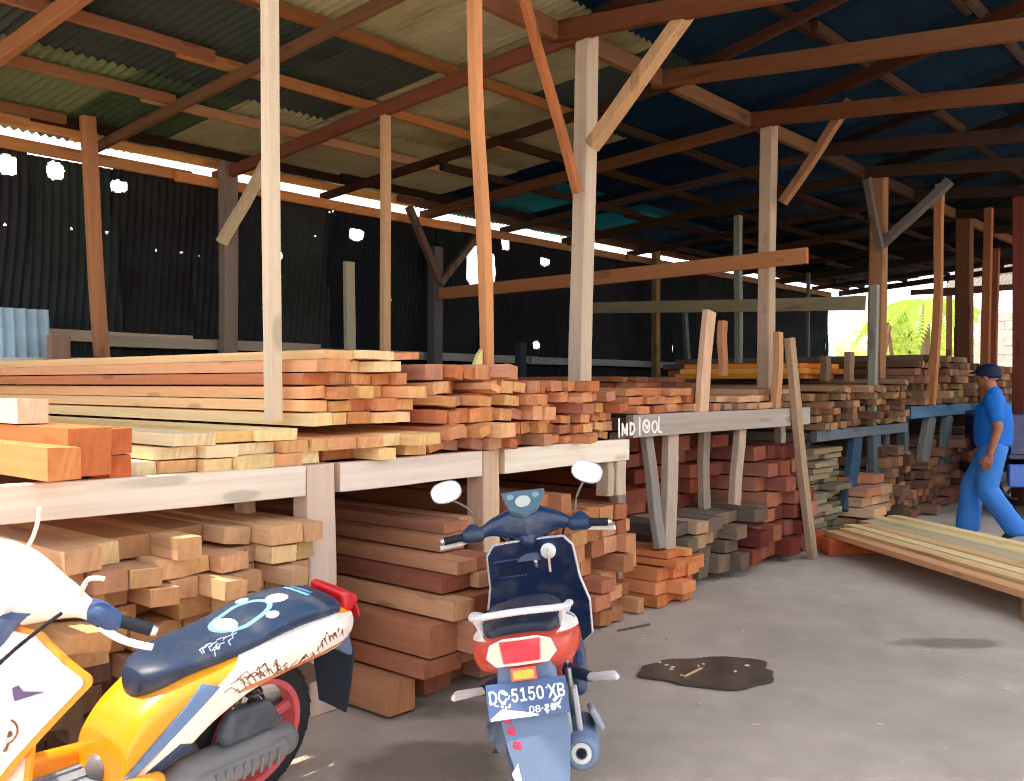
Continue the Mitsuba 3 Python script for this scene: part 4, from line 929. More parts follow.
    for sg in (1, -1):
        part('switch_box', hull([((.905, sg * .225, .985), .034), ((.91, sg * .28, .982), .032), ((.93, sg * .255, 1.005), .03)]), 'satin', C['bars'], 40, st='bars')
        part('grip', [tube([(.905, sg * .275, .985), (.872, sg * .385, .978)], .0175, sides=18)] + [tube([(.905 - .033 * q, sg * (.275 + .11 * q), .985 - .007 * q), (.905 - .033 * (q + .03), sg * (.275 + .11 * (q + .03)), .985 - .007 * (q + .03))], .0192, sides=18) for q in np.linspace(.1, .9, 9)], 'matte', (40, 44, 54), 40, st='bars')
        part('bar_end', tube([(.872, sg * .385, .978), (.868, sg * .40, .977)], [.017, .013]), 'metal', (215, 215, 220), 40, st='bars')
        part('brake_lever', tube([(.93, sg * .265, .965), (.925, sg * .33, .950), (.895, sg * .41, .945)], [.009, .008, .007], sides=10, flat=1.5), 'satin', (238, 238, 238), 40, st='bars')
        if C.get('mirrors'):
            top = np.array([.965, sg * .36, 1.195]) if sg > 0 else np.array([.965, sg * .315, 1.21])
            k = part('mirror', tube([(.94, sg * .235, 1.0), (.945, sg * .245, 1.08), top + np.array([.0, -sg * .02, -.04])], .0055), 'satin', (120, 96, 92), 40, st='bars')
            head = loft([(-.013, 0, 0, .070, .047, .047, 2.4), (.0, 0, 0, .074, .052, .052, 2.4), (.02, 0, 0, .05, .034, .034, 2.2), (.03, 0, 0, .02, .015, .015, 2)], m=14)[0]
            glass = loft([(-.0155, 0, 0, .067, .045, .045, 2.4), (-.0135, 0, 0, .067, .045, .045, 2.4)], m=3)[0]
            for mm_, b_, c_, n_ in ((head, 'satin', (200, 200, 206), 'mirror_shell'), (glass, 'mirror', None, 'mirror_glass')):
                q_ = rot(rot(rot(mm_, [1, 0, 0], -9 * sg if sg > 0 else 24), [0, 1, 0], 7), [0, 0, 1], 4 * sg); q_.apply_translation(top)
                part(n_, q_, b_, c_ or (255, 255, 255), 40, parent=k, st='bars')
    # cables
    part('cable', [tube([(1.0, .18, 1.0), (1.08, .14, .93), (1.04, .07, .80)], .005, sides=8), tube([(1.0, -.18, 1.0), (1.07, -.16, .92), (1.03, -.06, .80)], .005, sides=8)], 'matte', (30, 30, 34), 40, st='bars')
    part('side_stand', tube([(.50, .14, .24), (.48, .24, .03), (.46, .27, .012)], [.012, .011, .014]), 'satin', (60, 60, 64), 40)
    decals['body'](part, side, seat, SP, shield, FP)
    return key

def placed(x, y, heading, lean):
    """heading: degrees from +X (world), anticlockwise; lean: degrees to the left"""
    R = trimesh.transformations.rotation_matrix
    return trimesh.transformations.translation_matrix([x, y, 0.0]) @ R(math.radians(heading), [0, 0, 1]) @ R(math.radians(-lean), [1, 0, 0])

WHITE, DKBLUE = (238, 236, 230), (22, 40, 72)
# ---- the dark blue and red scooter in the middle, seen from behind
def bigtext(txt, h, cx, cy, bold=True):
    """flat lettering outline (u, v), centred"""
    m = meshkit.text_mesh(txt, h, 0.001, bold)
    v = np.array(m.vertices); top = v[:, 2] > 0.0005
    w0, w1 = v[:, 0].min(), v[:, 0].max()
    return m, cx - (w0 + w1) / 2, cy

def text_on(part, parent, txt, h, cx, cy, fn, rgb, name='lettering', bold=True, label=None, sx=1.0):
    m = meshkit.text_mesh(txt, h, 0.0025, bold)
    v = np.array(m.vertices); w = (v[:, 0].min() + v[:, 0].max()) / 2
    base = fn((v[:, 0] - w) * sx + cx, v[:, 1] + cy)
    e = 1e-4
    pu = fn((v[:, 0] - w) * sx + cx + e, v[:, 1] + cy) - base; pv = fn((v[:, 0] - w) * sx + cx, v[:, 1] + cy + e) - base
    nn = np.cross(pu, pv); nn /= np.linalg.norm(nn, axis=1, keepdims=True)
    m.vertices = base + nn * v[:, 2:]
    return part(name, m, 'matte', rgb, False, parent=parent, label=label)

def plate_decals(part, kp, pf):
    f = pf(0.0032)
    text_on(part, kp, 'DC 5150 XB', .040, 0.0, -.004, f, (240, 240, 238), label='white raised plate number', sx=0.78)
    text_on(part, kp, '08·20', .021, .045, -.044, f, (236, 236, 232), label='white raised plate date', sx=1.1)
    r = np.random.default_rng(4)
    polys = []
    for cx, cy, rx, ry, n in ((-.075, -.01, .030, .045, 9), (-.085, -.045, .032, .018, 6), (.075, .0, .022, .045, 8), (.09, -.035, .028, .022, 5)):
        for _ in range(n):
            x, y = cx + r.normal(0, rx * .5), cy + r.normal(0, ry * .5)
            a = r.uniform(0, 6.28); L = r.uniform(.008, .022); w = r.uniform(.0015, .005)
            polys.append(LineString([(x - L * math.cos(a) * .5, y - L * math.sin(a) * .5), (x + L * .5 * math.cos(a), y + L * .5 * math.sin(a))]).buffer(w, cap_style=2))
    polys.append(Polygon([(-.126, -.048), (-.09, -.024), (-.03, -.034), (.03, -.050), (.03, -.054), (-.126, -.054)]))
    sc = unary_union(polys).intersection(sbox(-.127, -.054, .127, .054))
    part('scraped_paint', slab(sc, pf(0.003), .0008), 'matte', (236, 238, 242), False, parent=kp, label='scraped whitish patches on the plate')

def flap_decals(part, kf, ff):
    f2 = lambda u, v: ff(u, v) + np.array([-.007, 0, 0])
    marks = []
    for (cx, cy) in ((-.088, .0), (-.078, -.035), (-.068, -.07), (-.055, -.115)):
        g = unary_union([LineString([(cx + .010, cy + .008), (cx - .008, cy + .011), (cx - .011, cy - .004), (cx + .008, cy - .010)]).buffer(.0032), LineString([(cx - .002, cy), (cx + .011, cy - .001)]).buffer(.003)])
        marks.append(g)
    part('red_sticker', slab(unary_union(marks), f2, .001), 'matte', (226, 60, 84), False, parent=kf, label='red worn sticker characters')
    part('white_scuff', slab(Polygon([(-.085, -.20), (-.06, -.17), (-.05, -.27), (-.058, -.27)]), f2, .001), 'matte', (228, 232, 240), False, parent=kf)

def mid_decals(part, side, seat, SP, shield, FP):
    key = 'motor_scooter'
    for sg in (1, -1):
        fn = side(sg)
        if sg > 0: g = lambda x, z, fn=fn: fn(-x, z)
        else: g = fn
        fl = -1 if sg > 0 else 1
        stripe = Polygon([(fl * x, z) for x, z in ((-.30, .70), (-.02, .705), (.30, .68), (.44, .62), (.46, .58), (.26, .63), (-.05, .655))])
        k = part('side_stripe', slab(stripe, g, .004), 'gloss', (240, 236, 232), 40, label='white stripe sticker')
        low = Polygon([(fl * x, z) for x, z in ((-.24, .585), (.10, .56), (.30, .47), (.50, .34), (.56, .36), (.42, .50), (.2, .60), (-.1, .63))])
        part('lower_panel', slab(low, g, .004), 'gloss', (196, 64, 48), 40)
        L = [[(0, 0), (.0, 1)], [(.0, 1), (.3, 1)], [(.45, 0), (.45, 1), (.6, .5), (.75, 1), (.75, 0)], [(.95, .1), (.95, .9)]]
        bp = unary_union([LineString([(fl * (.06 - .16 * (a - .5) * (1 if sg < 0 else 1)) * 1.0, .665 + .03 * b) for a, b in st]).buffer(.005, cap_style=2) for st in L])
        part('side_lettering', slab(bp, g, .0055), 'matte', (30, 34, 48), False, parent=k)

k = tag('motor_scooter', 'dark blue and red motor scooter seen from behind, with number plate and white mirrors', 'motor scooter')
MID = dict(rim=(60, 64, 72), front=(34, 56, 92), engine=(92, 104, 126), silencer=(104, 124, 156), body=(192, 70, 54), floor=(34, 40, 52), rail=(40, 66, 106), seat=(30, 42, 64), piping=(40, 50, 70), grab=(214, 214, 222),
           bezel=(222, 218, 214), lens=(232, 202, 176), plate=(70, 94, 142), flap=(106, 126, 158), inner=(26, 44, 76), edge=(214, 214, 218), pocket=(18, 32, 60), bars=(36, 58, 92), barcover=(34, 56, 92), dash=(92, 122, 142), mirrors=True, drop=-.105, tall=1.3)
make_scooter('motor_scooter', MID, placed(0.15, 3.46, 90 - 3.0, 8.5), -2, {'plate': plate_decals, 'flap': flap_decals, 'body': mid_decals})

# ---- the yellow scooter at the left
def left_decals(part, side, seat, SP, shield, FP):
    fn = side(1)
    g = lambda x, z: fn(-x, z)
    P_ = lambda pts: Polygon([(-x, z) for x, z in pts])
    k = part('side_panel', slab(P_([(-.35, .69), (-.20, .71), (.05, .715), (.16, .685), (.34, .56), (.57, .33), (.585, .285), (.50, .295), (.30, .42), (.12, .53), (-.12, .57), (-.34, .625)]), g, .006), 'gloss', (244, 238, 226), 40, label='white side panel with a brown wing graphic')
    part('blue_streak', slab(P_([(.36, .60), (.56, .40), (.60, .36), (.60, .33), (.44, .46), (.30, .585)]), g, .009), 'gloss', (96, 128, 176), 40)
    part('dark_vent', slab(P_([(.42, .42), (.56, .33), (.56, .30), (.46, .34), (.36, .40)]), g, .009), 'gloss', (44, 58, 92), 40)
    r = random.Random(31)
    feathers = []
    for i in range(26):
        q = i / 25
        x0, z0 = .22 - .46 * q, .545 + .085 * q + .02 * math.sin(q * 9)
        for j in range(2):
            L = r.uniform(.03, .10) * (1 - .5 * q); a = math.radians(r.uniform(15, 70))
            p0 = (-(x0), z0); p2 = (-(x0 + L * math.cos(a) * .9), z0 + L * math.sin(a) * .55); p1 = (-(x0 + L * .55 * math.cos(a)), z0 + L * .55 * math.sin(a) + .012)
            feathers.append(LineString([p0, p1, p2]).buffer(r.uniform(.0008, .0019), quad_segs=1, cap_style=2))
    part('wing_graphic', slab(unary_union(feathers), g, .0075, maxe=.06), 'matte', (120, 60, 40), False, parent=k)
    body_low = Polygon([(-x, z) for x, z in ((.24, .545), (-.02, .57), (-.25, .61), (-.30, .625), (-.05, .60), (.2, .565))])
    part('wing_edge', slab(body_low, g, .0068), 'matte', (206, 130, 90), False, parent=k)
    # worn marks and pale printed patches on the seat
    def st(x, y):
        cz, hw, hu = [np.interp(x, SP[:, 0], SP[:, i]) for i in (2, 3, 4)]
        e = 2.6
        return np.stack([x, y, cz + hu * (1 - np.clip(np.abs(y / hw), 0, .98) ** e) ** (1 / e)], -1)
    scr = []
    for i in range(15):
        x, y = .26 + r.uniform(-.10, .10), .085 + r.uniform(-.022, .022)
        a = r.uniform(-.7, .7)
        scr.append(LineString([(x, y), (x + .02 * math.cos(a), y + .01 * math.sin(a)), (x + .035 * math.cos(a + .4), y + .03 * math.sin(a + .5))]).buffer(.0014, quad_segs=1))
    part('seat_scratch', slab(unary_union(scr), st, .001, maxe=.06), 'matte', (186, 200, 226), False, parent=key_seat('motor_scooter_001'))
    pt = [affinity.rotate(sbox(-.215 + i * .032, -.085, -.200 + i * .032 + .004, .02 + .02 * i), 4) for i in range(2)]
    part('seat_print', slab(unary_union(pt), st, .0012), 'matte', (110, 170, 226), False, parent=key_seat('motor_scooter_001'), label='pale blue print on the seat')
    E_ = lambda cx, cy, rx, ry: affinity.scale(Point(cx, cy).buffer(1.0, quad_segs=12), rx, ry)
    ringp = E_(.10, .0, .125, .075).difference(E_(.10, .0, .105, .057))
    part('seat_print', slab(ringp, st, .0010, maxe=.05), 'matte', (118, 176, 226), False, parent=key_seat('motor_scooter_001'), label='pale blue ring printed on the seat')
    for e_ in (E_(.165, .0, .038, .05), E_(-.06, .0, .045, .035), E_(.03, .085, .025, .02), E_(.03, -.085, .025, .02)): part('seat_print', slab(e_, st, .0010, maxe=.05), 'matte', (186, 202, 228), False, parent=key_seat('motor_scooter_001'), label='pale oval printed on the seat')
    # broad white front panel with orange edges and printed marks
    def pan(u, v): return np.stack([1.045 - .25 * (v - .60) - 1.5 * u ** 2, u, v], -1)
    pp = Polygon([(-.30, .80), (-.16, .90), (.16, .90), (.30, .80), (.20, .58), (.13, .40), (-.13, .40), (-.20, .58)]).buffer(-.02).buffer(.02)
    kp = part('front_panel', slab(pp, pan, .012), 'gloss', (246, 240, 232), 40, label='white front panel printed with skulls')
    part('panel_edge', slab(pp.buffer(.009).difference(pp.buffer(-.004)), lambda u, v: pan(u, v) - np.array([.012, 0, 0]), .014), 'gloss', (246, 150, 30), 40, parent=kp)
    fo = lambda u, v: pan(u, v) + np.array([.020, 0, 0])
    El = lambda cx, cy, rx, ry: affinity.scale(Point(cx, cy).buffer(1.0, quad_segs=10), rx, ry)
    for cx, cy, q in ((.175, .655, 1.0), (.115, .60, .8), (.09, .70, .7)):
        outl = unary_union([El(cx, cy, .030 * q, .034 * q), sbox(cx - .017 * q, cy - .048 * q, cx + .017 * q, cy)])
        sk = outl.difference(outl.buffer(-.0035))
        part('skull_print', slab(unary_union([sk, El(cx - .011 * q, cy - .004, .007 * q, .008 * q), El(cx + .011 * q, cy - .004, .007 * q, .008 * q), El(cx, cy - .020 * q, .003, .005)]), fo, .001, maxe=.06), 'matte', (126, 84, 60), False, parent=kp)
    bird = unary_union([Polygon([(.14, .755), (.17, .775), (.185, .762), (.235, .77), (.20, .75), (.175, .735), (.165, .75)]), El(.165, .757, .012, .008)])
    part('bird_print', slab(bird, fo, .001, maxe=.06), 'matte', (110, 90, 130), False, parent=kp)
    part('pink_print', slab(Polygon([(.02, .80), (.10, .83), (.13, .80), (.10, .74), (.05, .71), (.0, .74)]), fo, .001, maxe=.06), 'matte', (226, 160, 176), False, parent=kp)

def key_seat(k): return k + '__seat'

YEL = dict(rim=(216, 96, 104), front=(246, 240, 232), engine=(112, 112, 116), silencer=(120, 120, 124), body=(244, 160, 20), floor=(126, 138, 152), rail=(246, 150, 30), seat=(36, 56, 84), piping=(30, 40, 60), grab=(70, 80, 100),
           bezel=(190, 40, 44), lens=(206, 40, 50), plate=None, flap=(50, 60, 76), inner=(240, 232, 222), edge=(246, 150, 30), pocket=(200, 190, 180), bars=(60, 84, 130), barcover=(246, 243, 236), dash=(226, 224, 218), mirrors=False, drop=0.0, tall=1.75, lamp=True, wide=1.02)
k = tag('motor_scooter_001', 'yellow and white motor scooter with a dark blue seat parked at the left edge', 'motor scooter')
COUNT['motor_scooter'] = 2
make_scooter('motor_scooter_001', YEL, placed(-1.0, 3.48, 180 + 55, 9), 35, {'body': left_decals})
# ------------------------------------------------------------------ the man in the blue shirt, walking left past the planks
def limb(spheres_pairs, refine=0.018, its=8):
    """hull every bone of (point, radius) pairs, join them, refine and smooth: one continuous surface"""
    man = None
    for a, b in spheres_pairs:
        pts = []
        for (c, r) in (a, b):
            r3_ = np.broadcast_to(np.array(r, float), 3)
            pts.append(np.array(c) + trimesh.creation.icosphere(subdivisions=2).vertices * r3_)
        h = m3.Manifold.hull_points(np.vstack(pts))
        man = h if man is None else man + h
    man = man.refine_to_length(refine)
    me = man.to_mesh()
    tm = trimesh.Trimesh(np.array(me.vert_properties[:, :3]), np.array(me.tri_verts), process=True)
    trimesh.smoothing.filter_taubin(tm, lamb=0.5, nu=0.52, iterations=its)
    return tm

PH = math.radians(150)                                  # walking direction, from +X
PM = trimesh.transformations.translation_matrix([4.80, 9.36, 0.0]) @ trimesh.transformations.rotation_matrix(PH, [0, 0, 1]) @ trimesh.transformations.scale_matrix(1.02)
def pput(name, mesh, bsdf, rgb, smooth=60, label=None, parent='person'):
    mesh = mesh.copy(); mesh.apply_transform(PM)
    k = put(kidname(parent, name), mesh, bsdf, rgb, smooth=smooth, seed=.5)
    if label: tag(k, label)
    return k
tag('person', 'person in a blue t-shirt, blue jeans and a dark cap walking past the floor planks', 'person')
SKIN = (150, 92, 70)
# joints, x forward, y left
hipL, hipR = (0.0, .09, .90), (0.0, -.09, .90)
kneeL, kneeR = (.06, .10, .50), (.20, -.085, .50)
ankL, ankR = (-.20, .11, .10), (.24, -.085, .085)
neck, head = (.02, 0, 1.44), (.05, 0, 1.585)
shL, shR = (.0, .205, 1.37), (.0, -.205, 1.37)
elL, wrL = (-.05, .265, 1.09), (.015, .285, .85)
elR, wrR = (.04, -.265, 1.09), (.14, -.25, .87)
pairs = [(((0, .06, .94), (.11, .12, .10)), ((0, -.06, .94), (.11, .12, .10))), (((0, 0, .96), (.115, .165, .1)), ((0.01, 0, 1.22), (.115, .175, .1))), (((.01, 0, 1.22), (.115, .175, .1)), ((0, 0, 1.36), (.09, .16, .06))),
         ((shL, .062), (shR, .062)), (((.0, 0, 1.40), .065), (neck, .056)), ((neck, .056), ((.045, 0, 1.53), .056))]
for sh, el, wr in ((shL, elL, wrL), (shR, elR, wrR)):
    pairs += [((sh, .056), (el, .043)), ((el, .043), (wr, .029))]
for hp, kn, an in ((hipL, kneeL, ankL), (hipR, kneeR, ankR)):
    pairs += [((hp, .085), (kn, .06)), ((kn, .06), (an, .04))]
def fwd(an, d): return (an[0] + d, an[1], an[2])
# skull and face, turned a little to the person's right
HY = math.radians(-18)
def hd(x, y, z): return (head[0] + x * math.cos(HY) - y * math.sin(HY), head[1] + x * math.sin(HY) + y * math.cos(HY), head[2] + z)
pairs += [((hd(-.015, 0, .035), (.095, .078, .09)), (hd(.03, 0, .02), (.075, .07, .085))), ((hd(.03, 0, -.01), .066), (hd(.055, 0, -.075), .036)), ((hd(.09, 0, .0), .014), (hd(.108, 0, -.025), .013)), ((hd(.085, 0, -.055), .018), (hd(.085, 0, -.062), .018))]
for sy in (-1, 1):
    pairs.append(((hd(-.005, sy * .078, .0), (.022, .010, .03)), (hd(-.01, sy * .08, -.015), (.015, .009, .024))))
# hands with palm, four fingers and a thumb
for wr, el, sy in ((wrL, elL, 1), (wrR, elR, -1)):
    w_, e_ = np.array(wr), np.array(el); d = (w_ - e_) / np.linalg.norm(w_ - e_)
    side_ = np.array([1.0, 0, 0]) - d * d[0]; side_ /= np.linalg.norm(side_); pal = np.cross(d, side_)
    k0 = w_ + d * .035; k1 = w_ + d * .095
    pairs.append(((w_, .026), (k0, (.03, .018, .026)))); 
    for q, L in ((-.030, .062), (-.010, .074), (.010, .078), (.030, .07)):
        base = k1 + side_ * q
        pairs.append(((tuple(k0 + side_ * q * .7), .015), (tuple(base), .0135)))
        m1 = base + d * L * .5 + (-sy) * np.array([0, 1, 0]) * .012; m2 = m1 + d * L * .42 - sy * np.array([0, 1.0, 0]) * .022
        pairs.append(((tuple(base), .0115), (tuple(m1), .0105))); pairs.append(((tuple(m1), .0105), (tuple(m2), .0085)))
    tb = k0 + side_ * .030; t1 = tb + d * .045 + side_ * .022 - sy * np.array([0, .012, 0]); t2 = t1 + d * .034 - sy * np.array([0, .012, 0])
    pairs.append(((tuple(k0 + side_ * .01), .016), (tuple(t1), .0125))); pairs.append(((tuple(t1), .0125), (tuple(t2), .0105)))
body_p = limb(pairs, 0.014, 6)
body_p.apply_transform(PM)
kb = put('person', body_p, 'satin', SKIN, smooth=True, seed=.5)
# shirt with short sleeves, jeans, shoes, cap, eyes
sp = [(((0, 0, .93), (.17, .215, .05)), ((0.005, 0, 1.10), (.175, .215, .1))), (((.005, 0, 1.10), (.175, .215, .1)), ((.01, 0, 1.27), (.16, .215, .09))), (((.01, 0, 1.27), (.135, .19, .09)), ((0, 0, 1.375), (.10, .18, .055))), ((shL, .075), (shR, .075)), (((0, 0, 1.40), .085), ((.01, 0, 1.435), .068))]
for sh, el in ((shL, elL), (shR, elR)):
    s_, e_ = np.array(sh), np.array(el); sp.append(((sh, .078), (tuple(s_ + (e_ - s_) * .62), .072)))
shirt = limb(sp, 0.02, 6)
def wrinkle(m, amp, sc, sd):
    v = np.array(m.vertices); n = np.array(m.vertex_normals)
    m.vertices = v + n * amp * (meshkit.fbm(v * sc, 3, sd)[:, None] - .5) * 2; return m
pput('shirt', wrinkle(shirt, .012, np.array([9, 9, 5.0]), 4), 'matte', (14, 98, 190), True, 'blue short-sleeved t-shirt')
jp = [(((0, .06, .93), (.13, .125, .09)), ((0, -.06, .93), (.13, .125, .09)))]
for hp, kn, an in ((hipL, kneeL, ankL), (hipR, kneeR, ankR)):
    jp += [((hp, .13), (kn, .102)), ((kn, .102), ((an[0] - .01, an[1], an[2] + .0), (.112, .10, .05)))]
pput('jeans', wrinkle(limb(jp, .02, 6), .014, np.array([8, 8, 5.0]), 9), 'matte', (58, 122, 206), True, 'loose blue jeans')
for an in (ankL, ankR):
    tilt = 25 if an is ankL else 0
    sh_ = hull([((-.06, 0, -.055), .03), ((.10, 0, -.06), .026), ((.16, 0, -.065), .02), ((-.05, 0, -.0), .035), ((.04, 0, -.02), .035)])
    sh_ = rot(sh_, [0, 1, 0], tilt); sh_.apply_translation(an); sh_.apply_translation([0, 0, max(0, .0 - sh_.bounds[0][2])])
    pput('shoe', sh_, 'satin', (46, 42, 42), 50)
cap = limb([((hd(-.012, 0, .055), (.108, .092, .072)), (hd(.02, 0, .055), (.092, .084, .066))), ((hd(-.02, 0, .012), (.108, .092, .04)), (hd(.01, 0, .025), (.10, .088, .04)))], .014, 5)
kc = pput('cap', cap, 'matte', (20, 34, 62), True, 'dark navy cap')
pput('cap_peak', hull([(hd(.10, .06, .045), .008), (hd(.10, -.06, .045), .008), (hd(.165, .035, .03), .006), (hd(.165, -.035, .03), .006)]), 'matte', (20, 32, 58), 40, parent=kc)
for sy in (-1, 1):
    pput('eye', mov(trimesh.creation.icosphere(subdivisions=2, radius=.013), hd(.092, sy * .03, .015)), 'gloss', (40, 34, 32), True)

# ------------------------------------------------------------------ blue cargo vehicle at the right edge
VM = trimesh.transformations.translation_matrix([5.62, 10.6, 0]) @ trimesh.transformations.rotation_matrix(math.radians(-10), [0, 0, 1])
tag('pickup_truck', 'dark blue cargo pickup at the right edge behind the man in the cap', 'truck')
I3 = [np.array([1.0, 0, 0]), np.array([0, 1.0, 0]), np.array([0, 0, 1.0])]
def vbox(name, c, l, rgb, bsdf='gloss', ch=.012, parent='pickup_truck', label=None):
    m = prism_box(np.array(c), *I3, *l, chamfer=ch); m.apply_transform(VM)
    k = put(kidname(parent, name), m, bsdf, rgb)
    if label: tag(k, label)
    return k
vbox('bed_floor', (1.2, .8, .72), (2.4, 1.5, .08), (22, 36, 84))
k = vbox('side_gate', (1.2, .03, .97), (2.4, .05, .46), (20, 34, 92), label='dark blue side gate')
for x in (.35, 1.0, 1.65): vbox('gate_rib', (x, -.005, .97), (.05, .03, .40), (26, 44, 110), parent=k)
vbox('side_gate', (1.2, 1.57, .97), (2.4, .05, .46), (20, 34, 92))
vbox('tailgate', (-.02, .8, .97), (.05, 1.5, .46), (20, 34, 92))
vbox('side_skirt', (1.2, .06, .50), (2.4, .06, .26), (58, 104, 196), label='lighter blue side skirt')
vbox('chassis', (1.6, .8, .52), (3.4, .7, .16), (30, 32, 38), 'satin')
vbox('bumper', (-.06, .8, .48), (.1, 1.5, .14), (40, 44, 54), 'satin')
vbox('cab', (3.15, .8, 1.15), (1.4, 1.55, 1.15), (24, 44, 120), ch=.12)
vbox('cab_window', (3.1, .015, 1.42), (.8, .02, .42), (30, 36, 44), ch=.004)
ty, td, rm = wheel(None)
for x in (.55, 3.1):
    for y in (.12, 1.45):
        q = [mov(rot(m_, [0, 0, 1], 0), (0, 0, 0)) for m_ in rm]
        S_ = np.diag([1.05, 2.2, 1.05, 1.0])
        mm = trimesh.util.concatenate(q); mm.apply_transform(S_); mm.apply_translation((x, y, .285)); mm.apply_transform(VM)
        k = put(kidname('pickup_truck', 'wheel'), mm, 'satin', (120, 124, 130), smooth=30)
        mm = ty.copy(); mm.apply_transform(S_); mm.apply_translation((x, y, .285)); mm.apply_transform(VM)
        put(kidname(k, 'tyre'), mm, 'matte', (40, 40, 42), smooth=40)

# ------------------------------------------------------------------ outside, beyond the far end of the shed
scene['translucent'] = {'type': 'principledthin', 'base_color': proc(plain_fn), 'roughness': .6, 'diff_trans': 1.0, 'spec_trans': 0.0}
# awning of pale corrugated sheets
tag('awning', 'awning of pale corrugated sheets hanging over the bright far end of the shed', 'awning')
for ri, (z0, sa, c) in enumerate(((3.52, 21.7, (226, 226, 220)), (3.86, 22.4, (206, 204, 196)))):
    for i in range(9):
        ta = 6.3 - 0.8 * i
        n = 60
        tt = np.linspace(ta - .84, ta, n)
        V = np.array([W(sa + q * 1.3, t, z0 + .035 * i + .62 * q + .016 * math.cos(2 * math.pi * t / .1)) for q in (0, .5, 1) for t in tt])
        f = np.array([[j*n+k_, j*n+k_+1, (j+1)*n+k_+1, (j+1)*n+k_] for j in range(2) for k_ in range(n-1)])
        put(kidname('awning', 'roof_sheet'), (V, f), 'translucent', vary(tuple(v * .72 for v in c), 6), smooth=True)
    put(kidname('awning', 'batten'), stick(W(sa + .1, 6.4, z0 - .03), W(sa + .1, -1.2, z0 + .25), .05, .08, side=U3), 'wood_lumber', (96, 70, 56))
for t in (6.3, 2.4, -1.1):
    put(kidname('awning', 'post'), stick(W(22.3, t, 0), W(22.3, t, 3.55 + .035 * (6.3 - t) / .8), .1, .1), 'wood_post', (110, 80, 64))
# concrete block wall
tag('block_wall', 'pale concrete block wall standing in the sun at the far right', 'wall', kind='thing')
bw0 = W(25.5, 2.6, 0)
blk = vary((214, 208, 200), 4)
for r_ in range(16):
    for c_ in range(9):
        o = W(25.5, 6.5 - (c_ + .5 * (r_ % 2)) * .41, .1 + r_ * .205)
        put(kidname('block_wall', 'concrete_block'), prism_box(o, B3, U3, np.array([0, 0, 1.0]), .40, .19, .195, jit=.004), 'matte', vary((214, 208, 200), 10))
# leafy trees and a palm
leafb = {'type': 'principledthin', 'base_color': proc(plain_fn), 'roughness': .5, 'diff_trans': .9, 'spec_trans': 0.0}
scene['leaf'] = leafb
def leaf_cards(centres, r, n, size, rs, drop=0.0):
    V, F_ = [], []
    for c in centres:
        for _ in range(n):
            d = rs.normal(size=3); d /= np.linalg.norm(d); p = np.array(c) + d * r * rs.uniform(.3, 1)
            a = rs.normal(size=3); a[2] -= drop; a /= np.linalg.norm(a); b = np.cross(a, d); b /= np.linalg.norm(b) + 1e-9
            L = size * rs.uniform(.6, 1.3); w = L * .28; m_ = p + a * L * .5 + d * .03
            o = len(V); V += [p, m_ + b * w, p + a * L, m_ - b * w]; F_ += [[o, o+1, o+2], [o, o+2, o+3]]
    return np.array(V), np.array(F_)
rs = np.random.default_rng(12)
def tree(name, label, base, h, crowns, n, size, rgb):
    k = numbered(name); tag(k, label, 'tree')
    put(k + '__trunk', tube([base, base + np.array([.1, .05, h * .5]), base + np.array([0, 0, h])], [.12, .1, .05]), 'matte', (110, 92, 76), smooth=40)
    cs = [base + np.array(c[:3]) for c in crowns]
    V, F_ = [], []
    for c, cr in zip(cs, crowns):
        v, f = leaf_cards([c], cr[3], n, size, rs, .6); F_.append(f + sum(len(x) for x in V)); V.append(v)
    put(k + '__foliage', (np.vstack(V), np.vstack(F_)), 'leaf', rgb)
    tag(k + '__foliage', 'sunlit yellow-green leaves', kind='stuff')
tree('leafy_tree', 'sunlit yellow-green tree seen through the far opening between the poles', W(28.0, 9.0, 0), 3.6, [(0, 0, 2.3, 1.0), (.9, .3, 2.7, .9), (-.6, -.2, 3.1, .9), (1.5, 0, 2.0, .8)], 330, .30, (222, 236, 150))
tree('leafy_tree', 'leafy bush at the left side of the far opening beside the forked brown post', W(31, 12.3, 0), 2.2, [(0, 0, 1.6, .8), (.5, 0, 2.4, .7)], 260, .28, (226, 238, 166))
tag('palm_tree', 'palm with drooping fronds beyond the far end of the shed', 'tree')
pb_ = W(26.5, 8.2, 0)
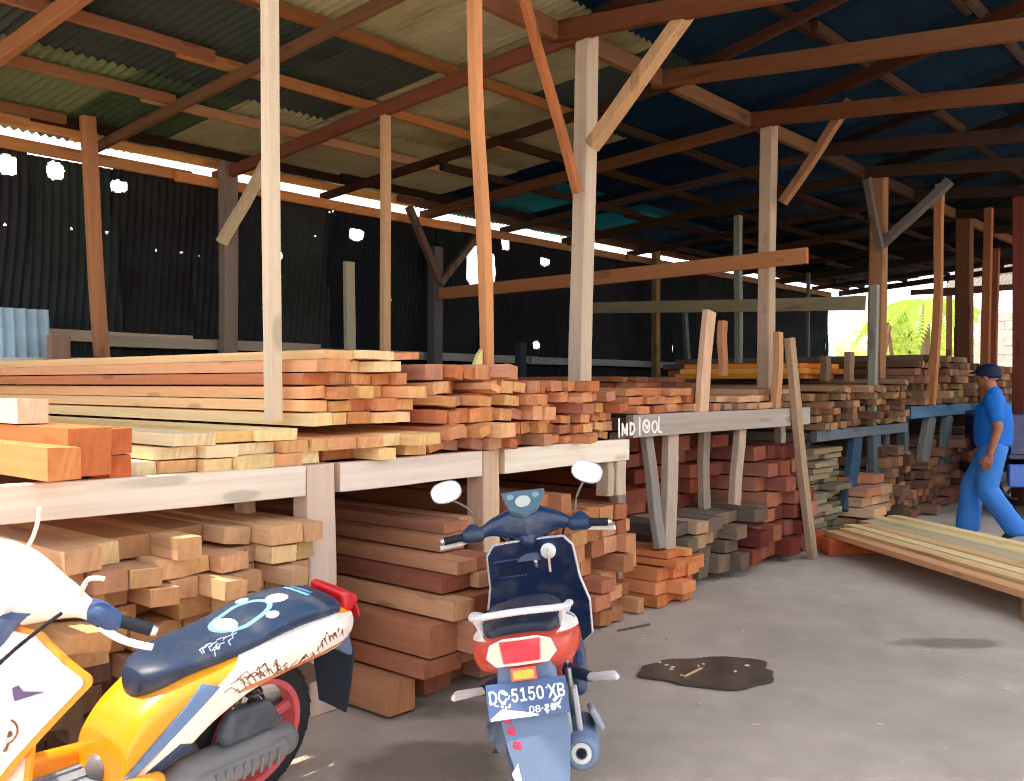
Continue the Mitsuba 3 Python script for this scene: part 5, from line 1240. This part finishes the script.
put('palm_tree__trunk', tube([pb_, pb_ + np.array([.1, 0, 2.0]), pb_ + np.array([.15, 0, 3.7])], [.16, .12, .10]), 'matte', (132, 112, 92), smooth=40)
for i in range(11):
    a = i * 2 * math.pi / 11 + .2
    dirx = np.array([math.cos(a), math.sin(a), 0]); c0 = pb_ + np.array([.15, 0, 3.7])
    sp_ = [c0 + dirx * (1.9 * q) + np.array([0, 0, .75 * q - 1.9 * q * q]) for q in np.linspace(0, 1, 26)]
    V, F_ = [], []
    sdv = np.cross(dirx, [0, 0, 1.0])
    for q in range(2, 26):
        L = .42 * math.sin(math.pi * (q / 27) ** .8) + .05
        for sg in (-1, 1):
            o = len(V); p = sp_[q]
            V += [p, p + sdv * sg * L * .5 + dirx * L * .3 + np.array([0, 0, .02]), p + sdv * sg * L * .8 + dirx * L * .55 - np.array([0, 0, L * .5]), p + dirx * .05]
            F_ += [[o, o+1, o+2], [o, o+2, o+3]]
    k = put(kidname('palm_tree', 'frond'), (np.array(V), np.array(F_)), 'leaf', vary((190, 214, 110), 8))
# leaning stakes and a blue tarpaulin outside the wall's end
for i, (sa, ta, sb, tb, h, lab) in enumerate(((21.6, 8.2, 22.2, 7.9, 3.0, 'thin stick leaning at the open end of the dark wall, left one'), (21.9, 8.0, 22.6, 7.7, 2.9, 'thin stick leaning at the open end of the dark wall, right one'), (23.4, 7.6, 23.0, 7.9, 3.0, 'thin stick slanting the other way beyond the dark wall end'))):
    k = tag(numbered('leaning_stick'), lab, 'stick'); put(k, stick(W(sa, ta, 0), W(sb, tb, h), .07, .07), 'wood_post', (150, 112, 92))
k = tag('blue_tarpaulin', 'blue tarpaulin hung in a peak outside the end of the dark wall', 'tarpaulin')
V = []
o = at(838, 360, t=8.6)
for j in range(14):
    q = j / 13
    for i in range(20):
        p = i / 19 - .5
        V.append(W(23.2 + p * (1.3 - .9 * q) , 8.3 + .10 * math.sin(p * 22) * (1 - .5 * q), .1 + 2.35 * q))
f = np.array([[j*20+i, j*20+i+1, (j+1)*20+i+1, (j+1)*20+i] for j in range(13) for i in range(19)])
put(k, (np.array(V), f), 'matte', (40, 110, 190), smooth=True)
